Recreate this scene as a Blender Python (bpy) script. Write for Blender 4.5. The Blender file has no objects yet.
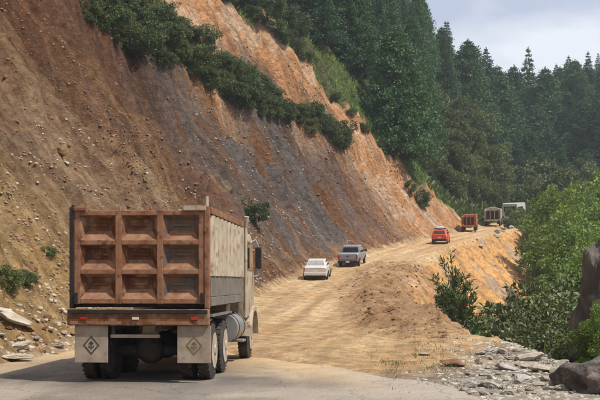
import bpy, bmesh, math, random
import numpy as np
from mathutils import Vector, Matrix, Euler

random.seed(7)
RNG = np.random.default_rng(7)
R = math.radians
S = bpy.context.scene
COL = S.collection

# ------------------------------------------------------------------ camera, world, sun, exposure
F = 1020.0                      # focal length in pixels of a 600 x 400 frame
CX, HY, EYE = 300.0, 282.0, 1.8  # centre column, horizon row, eye height
cd = bpy.data.cameras.new('camera')
cam = bpy.data.objects.new('camera', cd); COL.objects.link(cam)
cam.location = (0, 0, EYE); cam.rotation_euler = (R(90), 0, 0)
cd.sensor_fit = 'HORIZONTAL'; cd.sensor_width = 36; cd.lens = 36 * F / 600
cd.shift_y = (HY - 200) / 600
cd.clip_start = 0.1; cd.clip_end = 6000
S.camera = cam

SUN_EL, SUN_AZ = R(57), R(120)        # azimuth clockwise from +Y (the view direction): from the right, a little behind
W = bpy.data.worlds.new('World'); S.world = W; W.use_nodes = True
nt = W.node_tree; nt.nodes.clear()
N = nt.nodes.new; L = nt.links.new
out = N('ShaderNodeOutputWorld'); bg = N('ShaderNodeBackground'); bg.inputs['Strength'].default_value = 0.1
sky = N('ShaderNodeTexSky'); sky.sky_type = 'NISHITA'; sky.sun_disc = False
sky.sun_elevation = SUN_EL; sky.sun_rotation = SUN_AZ; sky.dust_density = 2.0; sky.altitude = 1500
tc = N('ShaderNodeTexCoord'); mp = N('ShaderNodeMapping'); mp.inputs['Scale'].default_value = (2.2, 2.2, 5.5)
mp.inputs['Location'].default_value = (0.3, 0.1, 0.25)
cn = N('ShaderNodeTexNoise'); cn.inputs['Scale'].default_value = 1.6; cn.inputs['Detail'].default_value = 5; cn.inputs['Roughness'].default_value = 0.5
cr = N('ShaderNodeValToRGB')
cr.color_ramp.elements[0].position = 0.40; cr.color_ramp.elements[0].color = (4.3, 4.8, 6.0, 1)
cr.color_ramp.elements[1].position = 0.55; cr.color_ramp.elements[1].color = (7.6, 7.8, 8.2, 1)
mx = N('ShaderNodeMix'); mx.data_type = 'RGBA'; mx.inputs[0].default_value = 0.86
L(tc.outputs['Generated'], mp.inputs['Vector']); L(mp.outputs[0], cn.inputs['Vector']); L(cn.outputs['Fac'], cr.inputs[0])
L(sky.outputs[0], mx.inputs[6]); L(cr.outputs[0], mx.inputs[7]); L(mx.outputs[2], bg.inputs[0]); L(bg.outputs[0], out.inputs[0])

sd = bpy.data.lights.new('sun', 'SUN'); sd.energy = 4.3; sd.angle = R(1.2); sd.color = (1.0, 0.92, 0.79)
sun = bpy.data.objects.new('sun', sd); COL.objects.link(sun)
to_sun = Vector((math.sin(SUN_AZ) * math.cos(SUN_EL), math.cos(SUN_AZ) * math.cos(SUN_EL), math.sin(SUN_EL)))
sun.rotation_euler = to_sun.to_track_quat('Z', 'Y').to_euler(); sun.location = to_sun * 60
S.view_settings.view_transform = 'Standard'; S.view_settings.look = 'None'
S.view_settings.exposure = 0.42; S.view_settings.gamma = 1; S.view_settings.use_curve_mapping = False
S.cycles.max_bounces = 6; S.cycles.diffuse_bounces = 3; S.cycles.transparent_max_bounces = 8
S.cycles.use_denoising = True

# ------------------------------------------------------------------ helpers: tags
def tag(o, label=None, cat=None, group=None, kind=None):
    if label: o['label'] = label
    if cat: o['category'] = cat
    if group: o['group'] = group
    if kind: o['kind'] = kind
    return o
def empty(name, loc, rz=0):
    o = bpy.data.objects.new(name, None); COL.objects.link(o)
    o.location = loc; o.rotation_euler = (0, 0, rz); o.empty_display_size = 0.3
    return o
def copy_tree(o, parent=None):
    c = o.copy(); COL.objects.link(c); c.parent = parent
    for ch in list(o.children): copy_tree(ch, c)
    return c

class MB:
    def __init__(s): s.v = []; s.f = []
    def add(s, vs, fs):
        n = len(s.v); s.v += [tuple(p) for p in vs]; s.f += [tuple(i + n for i in f) for f in fs]; return s
    def box(s, c, d, rot=None, taper=None):
        hx, hy, hz = d[0] / 2, d[1] / 2, d[2] / 2
        vs = []
        for z in (-1, 1):
            for y in (-1, 1):
                for x in (-1, 1):
                    k = taper if (taper and z == 1) else (1, 1)
                    vs.append(Vector((x * hx * k[0], y * hy * k[1], z * hz)))
        if rot: M = Euler(rot).to_matrix(); vs = [M @ v for v in vs]
        vs = [v + Vector(c) for v in vs]
        return s.add(vs, [(0, 2, 3, 1), (4, 5, 7, 6), (0, 1, 5, 4), (2, 6, 7, 3), (0, 4, 6, 2), (1, 3, 7, 5)])
    def bb(s, x0, x1, y0, y1, z0, z1): return s.box(((x0 + x1) / 2, (y0 + y1) / 2, (z0 + z1) / 2), (x1 - x0, y1 - y0, z1 - z0))
    def tube(s, p0, p1, r0, r1=None, n=10):
        r1 = r0 if r1 is None else r1
        p0, p1 = Vector(p0), Vector(p1); d = (p1 - p0).normalized()
        a = d.orthogonal().normalized(); b = d.cross(a)
        vs = []
        for p, r in ((p0, r0), (p1, r1)):
            for i in range(n):
                t = 2 * math.pi * i / n; vs.append(p + (a * math.cos(t) + b * math.sin(t)) * r)
        fs = [(i, (i + 1) % n, n + (i + 1) % n, n + i) for i in range(n)]
        fs += [tuple(range(n))[::-1], tuple(range(n, 2 * n))]
        return s.add(vs, fs)
    def lathe_x(s, prof, c, n=24):           # prof = [(x, r)], turned round the x axis at c
        vs = []
        for x, r in prof:
            for i in range(n):
                t = 2 * math.pi * i / n; vs.append((c[0] + x, c[1] + r * math.cos(t), c[2] + r * math.sin(t)))
        fs = []
        for k in range(len(prof) - 1):
            for i in range(n):
                j = (i + 1) % n; fs.append((k * n + i, k * n + j, (k + 1) * n + j, (k + 1) * n + i))
        fs += [tuple(range(n))[::-1], tuple(range((len(prof) - 1) * n, len(prof) * n))]
        return s.add(vs, fs)
    def prism_x(s, poly, x0, x1, k=1.0):     # poly in (y, z), extruded along x
        n = len(poly)
        vs = [(x0, y, z) for y, z in poly] + [(x1, y, z) for y, z in poly]
        fs = [(i, (i + 1) % n, n + (i + 1) % n, n + i) for i in range(n)]
        fs += [tuple(range(n))[::-1], tuple(range(n, 2 * n))]
        return s.add(vs, fs)
    def prism_y(s, poly, y0, y1):            # poly in (x, z)
        n = len(poly)
        vs = [(x, y0, z) for x, z in poly] + [(x, y1, z) for x, z in poly]
        fs = [(i, (i + 1) % n, n + (i + 1) % n, n + i) for i in range(n)]
        fs += [tuple(range(n))[::-1], tuple(range(n, 2 * n))]
        return s.add(vs, fs)
    def build(s, name, mat, parent=None, bevel=0, smooth=False):
        me = bpy.data.meshes.new(name); me.from_pydata(s.v, [], s.f)
        bm = bmesh.new(); bm.from_mesh(me)
        bmesh.ops.recalc_face_normals(bm, faces=bm.faces)
        if bevel:
            es = [e for e in bm.edges if len(e.link_faces) == 2 and e.calc_face_angle(0) > 0.5]
            bmesh.ops.bevel(bm, geom=es, offset=bevel, segments=2, affect='EDGES', profile=0.6, clamp_overlap=True)
        bm.to_mesh(me); bm.free()
        if smooth:
            me.shade_smooth()
            try: me.set_sharp_from_angle(angle=R(35))
            except Exception: pass
        me.materials.append(mat)
        o = bpy.data.objects.new(name, me); COL.objects.link(o); o.parent = parent
        return o

def np_mesh(name, V, Fc, mat, parent=None, cols=None, smooth=False, link=True):
    me = bpy.data.meshes.new(name); V = np.asarray(V, np.float32); Fc = np.asarray(Fc, np.int32); k = Fc.shape[1]
    me.vertices.add(len(V)); me.vertices.foreach_set('co', V.ravel())
    me.loops.add(Fc.size); me.loops.foreach_set('vertex_index', Fc.ravel())
    me.polygons.add(len(Fc)); me.polygons.foreach_set('loop_start', np.arange(0, Fc.size, k, dtype=np.int32))
    me.update(calc_edges=True)
    if cols is not None:
        a = me.color_attributes.new('Col', 'FLOAT_COLOR', 'POINT'); a.data.foreach_set('color', np.asarray(cols, np.float32).ravel())
    if smooth: me.shade_smooth()
    if mat: me.materials.append(mat)
    if not link: return me
    o = bpy.data.objects.new(name, me); COL.objects.link(o); o.parent = parent
    return o

# ------------------------------------------------------------------ noise and terrain
def hash2(ix, iy, seed):
    h = (ix.astype(np.int64) * 374761393 + iy.astype(np.int64) * 668265263 + seed * 974634777) & 0x7fffffff
    h = ((h ^ (h >> 13)) * 1274126177) & 0x7fffffff
    h = (h ^ (h >> 16)) & 0xffffff
    return h / float(0xffffff)
def vn(x, y, seed=0):
    x = np.asarray(x, float); y = np.asarray(y, float)
    ix = np.floor(x); iy = np.floor(y); fx = x - ix; fy = y - iy
    fx = fx * fx * fx * (fx * (fx * 6 - 15) + 10); fy = fy * fy * fy * (fy * (fy * 6 - 15) + 10)
    a = hash2(ix, iy, seed); b = hash2(ix + 1, iy, seed); c = hash2(ix, iy + 1, seed); d = hash2(ix + 1, iy + 1, seed)
    return (a + (b - a) * fx) * (1 - fy) + (c + (d - c) * fx) * fy
def fbm(x, y, seed=0, o=4):
    s = 0; a = 0.5; t = 0
    for i in range(o):
        c, sn = math.cos(i * 0.9 + .4), math.sin(i * 0.9 + .4)
        s = s + a * vn((x * c - y * sn) * 2 ** i, (x * sn + y * c) * 2 ** i, seed + i * 17); t += a; a *= 0.5
    return s / t
def ss(a, b, x): t = np.clip((x - a) / (b - a), 0, 1); return t * t * (3 - 2 * t)

TOE = np.array([(-60, -16.5), (0, -9.2), (22, -6.5), (45, -3.4), (60, -1.6), (70, .2), (78, 2.1), (88, 5.4), (95, 8.0), (105, 11.2), (125, 19.4), (145, 26.5), (160, 34), (175, 40), (200, 46), (240, 52), (320, 60), (600, 80)])
OUT = np.array([(-60, 9), (0, 6.6), (18, 6.0), (25, 5.4), (32, 4.6), (45, 4.6), (60, 5.5), (75, 7.3), (90, 11.4), (105, 15.8), (118, 20.6), (125, 23.6), (145, 33), (160, 41), (175, 47), (200, 53), (320, 70), (600, 90)])
RZ = np.array([(-60, 0), (32, 0), (40, .18), (50, .75), (60, 1.4), (66, 1.88), (78, 3.0), (90, 4.25), (105, 5.8), (125, 7.9), (145, 9.8), (170, 12), (200, 15), (260, 20), (600, 40)])
def smooth_interp(T):
    ys = np.arange(-60, 600, 1.0); v = np.interp(ys, T[:, 0], T[:, 1])
    k = np.ones(7) / 7
    vp = np.pad(v, 3, mode='edge'); v = np.convolve(vp, k, 'valid')
    return lambda Y: np.interp(Y, ys, v)
XT, XO, ZR = smooth_interp(TOE), smooth_interp(OUT), smooth_interp(RZ)
def cosang(f, Y): d = (f(Y + 2) - f(Y - 2)) / 4; return 1 / np.sqrt(1 + d * d)
def DL(X, Y): return (XT(Y) - X) * cosang(XT, Y)
def SL(X, Y): d = (XT(Y + 2) - XT(Y - 2)) / 4; return Y - np.maximum(DL(X, Y), 0) * d / np.sqrt(1 + d * d)   # place along the toe
def DR(X, Y): return (X - XO(Y)) * cosang(XO, Y)
def dirt_edge(X): return np.interp(X, [-9, -5, -2, -0.5, .8, 1.6, 2.4, 3.2, 5], [28, 27.5, 26, 23.6, 21.4, 18.8, 16.4, 12.5, 6])

def H(X, Y, fine=True):
    X = np.asarray(X, float); Y = np.asarray(Y, float)
    zr = ZR(Y); dl = DL(X, Y); dr = DR(X, Y)
    d = np.maximum(dl, 0)
    left = 0.75 * np.minimum(d, 1.6) + 1.32 * np.clip(d - 1.6, 0, 22) + 1.02 * np.clip(d - 23.6, 0, 200)
    left = left - np.maximum(left - 105, 0) * 0.8
    # gullies and ribs that run down the fall line, then lumps
    g = ss(0.5, 7, d)
    u = SL(X, Y) + 1.2 * (fbm(X * .15, Y * .15, 4, 2) - .5); w = d
    rib = 1 - np.abs(2 * vn(u * 0.16 + 3, w * 0.035, 5) - 1)
    rib2 = 1 - np.abs(2 * vn(u * 0.5 + 9, w * 0.10, 6) - 1)
    rib3 = 1 - np.abs(2 * vn(u * 1.3 + 4, w * 0.22, 7) - 1)
    lump = fbm(u * .42, w * .30, 9, 4)
    left = left + g * (3.2 * (rib - .5) * ss(0, 9, d) + 1.3 * (rib2 - .5) + .6 * (rib3 - .5) + 2.6 * (fbm(u * .07, w * .09, 8, 2) - .5) + 1.9 * (lump - .5) + .9 * ss(.55, .65, lump))
    scarp = np.interp(Y, [50, 66, 81, 94, 109], [13, 11.3, 10.5, 9.0, 7.2])
    left = left + 1.7 * ss(-.5, .5, d - scarp + 3.2 * (fbm(X * .3, Y * .3, 12, 3) - .5)) * (1 - ss(106, 114, Y)) * (dl > 0)
    drp = np.maximum(dr, 0)
    far = ss(32, 80, Y)
    sl = 0.50 + 0.34 * far
    drop = sl * drp * (0.35 + 0.65 * ss(0, 2.5, drp))
    drop = drop + ss(.5, 4, drp) * (1.0 * (fbm(Y * .25, drp * .12, 21, 3) - .5)) * far
    lowy = ss(95, 170, Y)
    floor = -5.0 + 4.2 * (1 - ss(20, 48, Y)) + 17 * lowy + 0.30 * np.clip(Y - 172, 0, 90) + 0.10 * np.clip(X - 60, 0, 100)
    floor = floor + 0.42 * np.clip(X - (8.5 + 0.15 * Y), 0, 30) * (1 - 0.6 * lowy)
    floor = floor + 1.6 * (fbm(X * .08, Y * .08, 31, 3) - .5) * ss(0, 6, drp)
    base = zr - drop
    right = np.where(floor > base, floor, base)
    z = np.where(dl > 0, zr + left, np.where(dr > 0, right, zr))
    back = 12 + 0.30 * np.clip(Y - 190, 0, 75) - 0.2 * np.clip(Y - 275, 0, 200)
    z = np.where(Y > 190, np.maximum(z, back - 3 * (1 - ss(190, 215, Y))), z)
    if fine:
        on_road = (1 - ss(0, .8, d)) * (1 - ss(0, .8, drp))
        edge = dirt_edge(X) + 4.2 * (fbm(X * .6, Y * .35, 77, 4) - .5)
        dirt = ss(-1.2, 1.4, Y - edge)
        # the spoil tongue spread over the road, ruts along it
        side = ss(.7, 3.2, X - (XT(Y) + 3.4)) * ss(22, 27, Y) * (1 - ss(62, 80, Y))
        spoil = on_road * dirt * (0.04 + 0.10 * (fbm(X * .5, Y * .22, 41, 4) - .4)) + side * on_road * (0.55 * (fbm(X * .33, Y * .16, 42, 4) - .35) + .10 * fbm(X * 1.6, Y * 1.2, 43, 3))
        berm = ss(-3.4, -1.2, dr) * (1 - ss(.2, 1.6, dr)) * ss(27, 36, Y) * (1 - ss(66, 84, Y))
        spoil = spoil + berm * (0.0 + 1.15 * (fbm(X * .55, Y * .34, 45, 5) - .35) + .35 * (vn(X * 1.9, Y * 1.3, 46) - .5))
        rut = on_road * ss(30, 36, Y) * 0.05 * (vn((X - XT(Y)) * 1.7, Y * .04, 44) - .5)
        nfine = (1 - on_road) * (0.7 * (fbm(X * .5, Y * .5, 51, 3) - .5) + 0.75 * (fbm(X * 1.5, Y * 1.5, 52, 3) - .5) + .22 * (vn(X * 3.1, Y * 3.1, 53) - .5))
        under = -0.05 * on_road * (1 - dirt)
        z = z + spoil + rut + nfine + under
    return z

def at(u, v, dmin=16.0, dmax=420.0):
    """the first point of the ground met along a line of sight from the road"""
    D = np.concatenate([np.arange(dmin, 160, .25), np.arange(160, dmax, 1.0)])
    X = (u - CX) / F * D; Z = EYE + (HY - v) / F * D
    hit = np.nonzero(H(X, D) > Z)[0]
    i = hit[0] if len(hit) else len(D) - 1
    return Vector((X[i], D[i], float(H(X[i], D[i]))))
def ground(x, y): return float(H(np.array([x]), np.array([y]))[0])

# cut edge: how far above the toe the bare cut reaches, by distance
_ce = [at(u, v) for u, v in ((120, -60), (170, -30), (215, 0), (255, 26), (300, 62), (345, 112), (385, 155), (425, 188), (452, 208), (466, 222))]
_cy = np.array([p.y for p in _ce]); _cd = np.array([float(DL(p.x, p.y)) for p in _ce])
_o = np.argsort(_cy); _cy = _cy[_o]; _cd = _cd[_o]
def cut_edge(Y): return np.where(np.asarray(Y) > _cy[-1] + 8, 0.0, np.interp(Y, _cy, _cd))

# ---- terrain grid
def axis(segs):
    out = []
    for a, b, st in segs: out += list(np.arange(a, b - 1e-6, st))
    out.append(segs[-1][1]); return np.array(out)
gx = axis([(-700, -300, 80), (-300, -120, 15), (-120, -50, 2.0), (-50, -28, .8), (-28, 26, .27), (26, 60, .6), (60, 140, 2), (140, 400, 20), (400, 800, 100)])
gy = axis([(-400, -100, 60), (-100, 0, 8), (0, 14, 1), (14, 60, .24), (60, 150, .36), (150, 250, 1.0), (250, 420, 3), (420, 700, 20), (700, 900, 100)])
GX, GY = np.meshgrid(gx, gy)
GZ = H(GX, GY)
def pin(poly, X, Y):
    inside = np.zeros(X.shape, bool); n = len(poly); j = n - 1
    for i in range(n):
        xi, yi = poly[i]; xj, yj = poly[j]
        c = ((yi > Y) != (yj > Y)) & (X < (xj - xi) * (Y - yi) / (yj - yi + 1e-12) + xi)
        inside ^= c; j = i
    return inside
def C(r, g, b): return np.array([r, g, b])
dl = DL(GX, GY); dr = DR(GX, GY)
sl_ = SL(GX, GY)
n1 = fbm(GX * .12, GY * .12, 101, 4); n2 = fbm(GX * .6, GY * .6, 102, 4)
n3 = fbm(sl_ * .9, dl * .09, 103, 4); n5 = fbm(sl_ * 2.6, dl * .3, 105, 3)
n4 = fbm(GX * 1.9, GY * 1.9, 104, 3)
def lerp(a, b, t): return a + (b - a) * t[..., None]
brown = C(.175, .080, .036); tan = C(.34, .195, .092); orange = C(.44, .225, .105); greys = C(.160, .132, .122); mauve = C(.20, .108, .078)
road_c = C(.52, .37, .215); grassc = C(.085, .13, .035); olive = C(.085, .092, .04); ochre = C(.42, .28, .11)
base = lerp(np.broadcast_to(brown, GX.shape + (3,)), tan * .95, ss(.44, .62, n1 * .3 + n3 * .7))
base = lerp(base, mauve, ss(.48, .62, n2 * .4 + n1 * .6) * .7)
base = lerp(base, C(.115, .055, .032), ss(.54, .68, n5 * .6 + n3 * .4) * .75)
# yellow talus by the near toe
base = lerp(base, lerp(np.broadcast_to(C(.40, .285, .185), GX.shape + (3,)), C(.24, .145, .09), ss(.4, .6, n5 * .5 + n4 * .5)), ss(12, 5, dl + 6 * (n1 - .5)) * ss(62, 40, GY + 10 * (n2 - .5)) * .75)
base = lerp(base, ochre, ss(7, 2, dl + 4 * (n1 - .5)) * ss(46, 26, GY + 8 * (n3 - .5)) * .6)
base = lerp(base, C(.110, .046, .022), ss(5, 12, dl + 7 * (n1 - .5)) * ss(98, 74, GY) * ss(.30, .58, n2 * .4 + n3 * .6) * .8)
big = fbm(GX * .05 + 3, GY * .05, 120, 3)
base = base * (.78 + .5 * ss(.35, .65, big))[..., None]
# grey rocky scree in the middle of the cut
scr = np.exp(-(((GY - 84) / 17) ** 2)) * ss(0.0, 2.5, dl) * (1 - ss(9, 15, dl + 8 * (n1 - .5)))
base = lerp(base, greys, np.clip(scr * 1.25, 0, 1) * ss(.25, .6, n3 * .5 + n2 * .5))
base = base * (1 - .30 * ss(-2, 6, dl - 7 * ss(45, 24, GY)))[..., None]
# bright bare band high on the cut and towards its far end
ce = cut_edge(GY)
band = ss(10.5, 5.5, ce - dl + 3 * (n1 - .5)) * ss(72, 84, GY)
band = np.maximum(band, ss(104, 116, GY + 10 * (n1 - .5)) * (dl > 0))
base = lerp(base, lerp(np.broadcast_to(orange, base.shape), C(.50, .34, .225), ss(.40, .66, n2)), band)
# natural slope beyond the cut
nat = ss(-.4, .5, dl - ce + 1.2 * (n2 - .5)) * (dl > 0.3) * ss(60, 70, GY)
veg = lerp(np.broadcast_to(grassc, base.shape), olive, ss(.4, .6, n1))
base = lerp(base, veg, nat)
# road surface
onr = (dl <= 0.4) & (dr <= 0.8)
rc = lerp(np.broadcast_to(road_c, base.shape), C(.45, .295, .155), ss(.42, .62, n2 * .5 + n1 * .5))
rc = lerp(rc, C(.33, .20, .11), ss(.55, .75, n4) * .5)
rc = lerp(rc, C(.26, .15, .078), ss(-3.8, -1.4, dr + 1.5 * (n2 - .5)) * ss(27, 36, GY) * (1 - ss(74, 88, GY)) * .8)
for off_, wd_ in ((2.5, .9), (4.9, .85)):
    pc = XT(GY) + off_ * np.minimum(1, (XO(GY) - XT(GY)) / 7.5) + .5 * np.sin(GY * .13 + off_)
    rt = np.exp(-((np.abs(GX - pc) - wd_) / .24) ** 2) * ss(24, 30, GY) * (.45 + .55 * n2)
    rc = lerp(rc, C(.37, .235, .125), rt * .75)
    rc = lerp(rc, C(.60, .44, .27), np.exp(-((GX - pc) / .4) ** 2) * ss(24, 30, GY) * .3)
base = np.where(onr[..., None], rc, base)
# embankment and valley floor on the other side
emb = lerp(np.broadcast_to(C(.52, .29, .115), base.shape), C(.34, .19, .09), ss(.42, .68, n2))
emb = lerp(emb, C(.34, .30, .27), ss(.62, .74, fbm(GX * .3, GY * .3, 107, 3)) * .45)
base = np.where((dr > 0.8)[..., None], emb, base)
vly = ss(7.5, 11.5, dr + 3 * (n1 - .5)) * ss(55, 70, GY) + ss(1.2, 3.0, dr + 1.5 * (n2 - .5)) * (1 - ss(55, 70, GY)) + ss(138, 150, GY) * (dr > 1)
base = lerp(base, veg, np.clip(vly, 0, 1))
base = lerp(base, olive * .8, ss(168, 180, GY))
# grey gravel at the near verge
gv = ss(1.6, 3.6, GX + 2.4 * (n2 - .5) + .5 * (20 - GY)) * ss(30, 25, GY) * (GY > 8) * (1 - ss(2.2, 4, dr))
base = lerp(base, lerp(np.broadcast_to(C(.36, .32, .28), base.shape), C(.23, .195, .165), ss(.4, .6, n2)), gv * .9)
base = base * (0.86 + .28 * n4[..., None])

# ------------------------------------------------------------------ materials
def new_mat(name, rough=.9, spec=.3):
    m = bpy.data.materials.new(name); m.use_nodes = True; t = m.node_tree
    b = t.nodes['Principled BSDF']; b.inputs['Roughness'].default_value = rough; b.inputs['Specular IOR Level'].default_value = spec
    return m, t, b
def noise_node(t, scale, detail=4, rough=.6, coord='Object', vec=None):
    if vec is None:
        c = t.nodes.new('ShaderNodeTexCoord'); vec = c.outputs[coord]
    n = t.nodes.new('ShaderNodeTexNoise'); n.inputs['Scale'].default_value = scale; n.inputs['Detail'].default_value = detail; n.inputs['Roughness'].default_value = rough
    t.links.new(vec, n.inputs['Vector']); return n
def mat(name, c1, c2, scale=3, rough=.85, spec=.25, bump=0, bscale=None, metal=0, lo=.35, hi=.65, c3=None, s3=12, lo3=.55, hi3=.7):
    m, t, b = new_mat(name, rough, spec); b.inputs['Metallic'].default_value = metal
    n = noise_node(t, scale); r = t.nodes.new('ShaderNodeValToRGB')
    r.color_ramp.elements[0].position = lo; r.color_ramp.elements[1].position = hi
    r.color_ramp.elements[0].color = (*c1, 1); r.color_ramp.elements[1].color = (*c2, 1)
    t.links.new(n.outputs['Fac'], r.inputs[0]); last = r.outputs[0]
    if c3:
        n3_ = noise_node(t, s3); r3 = t.nodes.new('ShaderNodeMapRange'); r3.inputs[1].default_value = lo3; r3.inputs[2].default_value = hi3
        t.links.new(n3_.outputs['Fac'], r3.inputs[0]); x = t.nodes.new('ShaderNodeMix'); x.data_type = 'RGBA'; x.inputs[7].default_value = (*c3, 1)
        t.links.new(r3.outputs[0], x.inputs[0]); t.links.new(last, x.inputs[6]); last = x.outputs[2]
    t.links.new(last, b.inputs['Base Color'])
    if bump:
        nb = noise_node(t, bscale or scale * 6, 5); bp = t.nodes.new('ShaderNodeBump'); bp.inputs['Distance'].default_value = bump; bp.inputs['Strength'].default_value = 1
        t.links.new(nb.outputs['Fac'], bp.inputs['Height']); t.links.new(bp.outputs[0], b.inputs['Normal'])
    return m

def soil_mat():
    m, t, b = new_mat('soil', .95, .12)
    a = t.nodes.new('ShaderNodeAttribute'); a.attribute_name = 'Col'
    c = t.nodes.new('ShaderNodeTexCoord'); vec = c.outputs['Object']
    n = noise_node(t, 2.3, 7, .68, vec=vec); mr = t.nodes.new('ShaderNodeMapRange'); mr.inputs[1].default_value = .3; mr.inputs[2].default_value = .7; mr.inputs[3].default_value = .50; mr.inputs[4].default_value = 1.45
    t.links.new(n.outputs['Fac'], mr.inputs[0])
    vm = t.nodes.new('ShaderNodeVectorMath'); vm.operation = 'SCALE'; t.links.new(a.outputs['Color'], vm.inputs[0]); t.links.new(mr.outputs[0], vm.inputs['Scale'])
    fa = t.nodes.new('ShaderNodeAttribute'); fa.attribute_name = 'Fall'
    fs_ = noise_node(t, 1.0, 6, .65, vec=fa.outputs['Vector']); fr = t.nodes.new('ShaderNodeMapRange'); fr.inputs[1].default_value = .33; fr.inputs[2].default_value = .67; fr.inputs[3].default_value = .66; fr.inputs[4].default_value = 1.38
    t.links.new(fs_.outputs['Fac'], fr.inputs[0]); vm0 = vm
    sz_ = t.nodes.new('ShaderNodeSeparateXYZ'); t.links.new(fa.outputs['Vector'], sz_.inputs[0]); wz = t.nodes.new('ShaderNodeMapRange'); wz.inputs[1].default_value = 0; wz.inputs[2].default_value = 9; wz.inputs[3].default_value = 1; wz.inputs[4].default_value = .4; t.links.new(sz_.outputs['Z'], wz.inputs[0])
    mf = t.nodes.new('ShaderNodeMix'); mf.inputs[2].default_value = 1.0; t.links.new(wz.outputs[0], mf.inputs[0]); t.links.new(fr.outputs[0], mf.inputs[3])
    vm = t.nodes.new('ShaderNodeVectorMath'); vm.operation = 'SCALE'; t.links.new(vm0.outputs[0], vm.inputs[0]); t.links.new(mf.outputs[0], vm.inputs['Scale'])
    # embedded pale chips
    v2 = t.nodes.new('ShaderNodeTexVoronoi'); v2.inputs['Scale'].default_value = 5.5; v2.inputs['Randomness'].default_value = 1; t.links.new(vec, v2.inputs['Vector'])
    sel = t.nodes.new('ShaderNodeSeparateColor'); t.links.new(v2.outputs['Color'], sel.inputs[0])
    chip = t.nodes.new('ShaderNodeMath'); chip.operation = 'GREATER_THAN'; chip.inputs[1].default_value = .80; t.links.new(sel.outputs[0], chip.inputs[0])
    small = t.nodes.new('ShaderNodeMath'); small.operation = 'LESS_THAN'; small.inputs[1].default_value = .30; t.links.new(v2.outputs['Distance'], small.inputs[0])
    both = t.nodes.new('ShaderNodeMath'); both.operation = 'MULTIPLY'; t.links.new(chip.outputs[0], both.inputs[0]); t.links.new(small.outputs[0], both.inputs[1])
    half = t.nodes.new('ShaderNodeMath'); half.operation = 'MULTIPLY'; half.inputs[1].default_value = .18; t.links.new(both.outputs[0], half.inputs[0])
    x = t.nodes.new('ShaderNodeMix'); x.data_type = 'RGBA'; x.inputs[7].default_value = (.42, .35, .28, 1)
    t.links.new(half.outputs[0], x.inputs[0]); t.links.new(vm.outputs[0], x.inputs[6]); t.links.new(x.outputs[2], b.inputs['Base Color'])
    nb = noise_node(t, 3.6, 9, .76, vec=vec); bp = t.nodes.new('ShaderNodeBump'); bp.inputs['Distance'].default_value = .42; bp.inputs['Strength'].default_value = .9
    wv = t.nodes.new('ShaderNodeVectorMath'); wv.operation = 'MULTIPLY_ADD'; wv.inputs[1].default_value = (.5, .5, .5); t.links.new(n.outputs['Color'], wv.inputs[0]); t.links.new(vec, wv.inputs[2])
    vb = t.nodes.new('ShaderNodeTexVoronoi'); vb.inputs['Scale'].default_value = 1.9; t.links.new(wv.outputs[0], vb.inputs['Vector'])
    vs2 = t.nodes.new('ShaderNodeTexVoronoi'); vs2.inputs['Scale'].default_value = 6.0; t.links.new(wv.outputs[0], vs2.inputs['Vector'])
    h1 = t.nodes.new('ShaderNodeMath'); h1.operation = 'MULTIPLY_ADD'; h1.inputs[1].default_value = -.55; t.links.new(vb.outputs['Distance'], h1.inputs[0]); t.links.new(nb.outputs['Fac'], h1.inputs[2])
    h2 = t.nodes.new('ShaderNodeMath'); h2.operation = 'MULTIPLY_ADD'; h2.inputs[1].default_value = -.30; t.links.new(vs2.outputs['Distance'], h2.inputs[0]); t.links.new(h1.outputs[0], h2.inputs[2])
    h3 = t.nodes.new('ShaderNodeMath'); h3.operation = 'MULTIPLY'; t.links.new(h2.outputs[0], h3.inputs[0]); t.links.new(wz.outputs[0], h3.inputs[1])
    t.links.new(h3.outputs[0], bp.inputs['Height']); t.links.new(bp.outputs[0], b.inputs['Normal'])
    return m
M_soil = soil_mat()

# terrain faces are shared out between the road, the cut, the far ground; borders coincide
ny, nx = GX.shape
FALL = np.stack([sl_ * 1.6, np.maximum(dl, 0) * .22, np.zeros_like(sl_)], -1)
only = (dl <= 0); FALL[only] = np.stack([(GX - XT(GY)) * 1.5, GY * .035, np.ones_like(GX) * 9], -1)[only]; FALL = FALL.reshape(-1, 3)
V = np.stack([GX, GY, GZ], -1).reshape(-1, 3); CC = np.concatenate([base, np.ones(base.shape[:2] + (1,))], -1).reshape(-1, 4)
idx = np.arange(ny * nx).reshape(ny, nx)
Q = np.stack([idx[:-1, :-1], idx[:-1, 1:], idx[1:, 1:], idx[1:, :-1]], -1).reshape(-1, 4)
fcx = (GX[:-1, :-1] + GX[1:, 1:]).ravel() / 2; fcy = (GY[:-1, :-1] + GY[1:, 1:]).ravel() / 2
fdl = DL(fcx, fcy); fdr = DR(fcx, fcy)
is_road = (fdl <= 0) & (fdr <= 0) & (fcy < 190) & (fcy > -100)
is_cut = (fdl > 0) & (fcy < 250)
is_bank = (fdr > 0) & (fcy < 190)
rest = ~(is_road | is_cut | is_bank)
def submesh(name, sel):
    q = Q[sel]; used, inv = np.unique(q, return_inverse=True)
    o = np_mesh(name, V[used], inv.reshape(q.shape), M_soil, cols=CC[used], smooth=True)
    a_ = o.data.attributes.new('Fall', 'FLOAT_VECTOR', 'POINT'); a_.data.foreach_set('vector', np.asarray(FALL[used], np.float32).ravel())
    tag(o, kind='structure'); return o
submesh('dirt_road', is_road); submesh('hillside', is_cut); submesh('valley_ground', is_bank); submesh('ground', rest)

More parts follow.
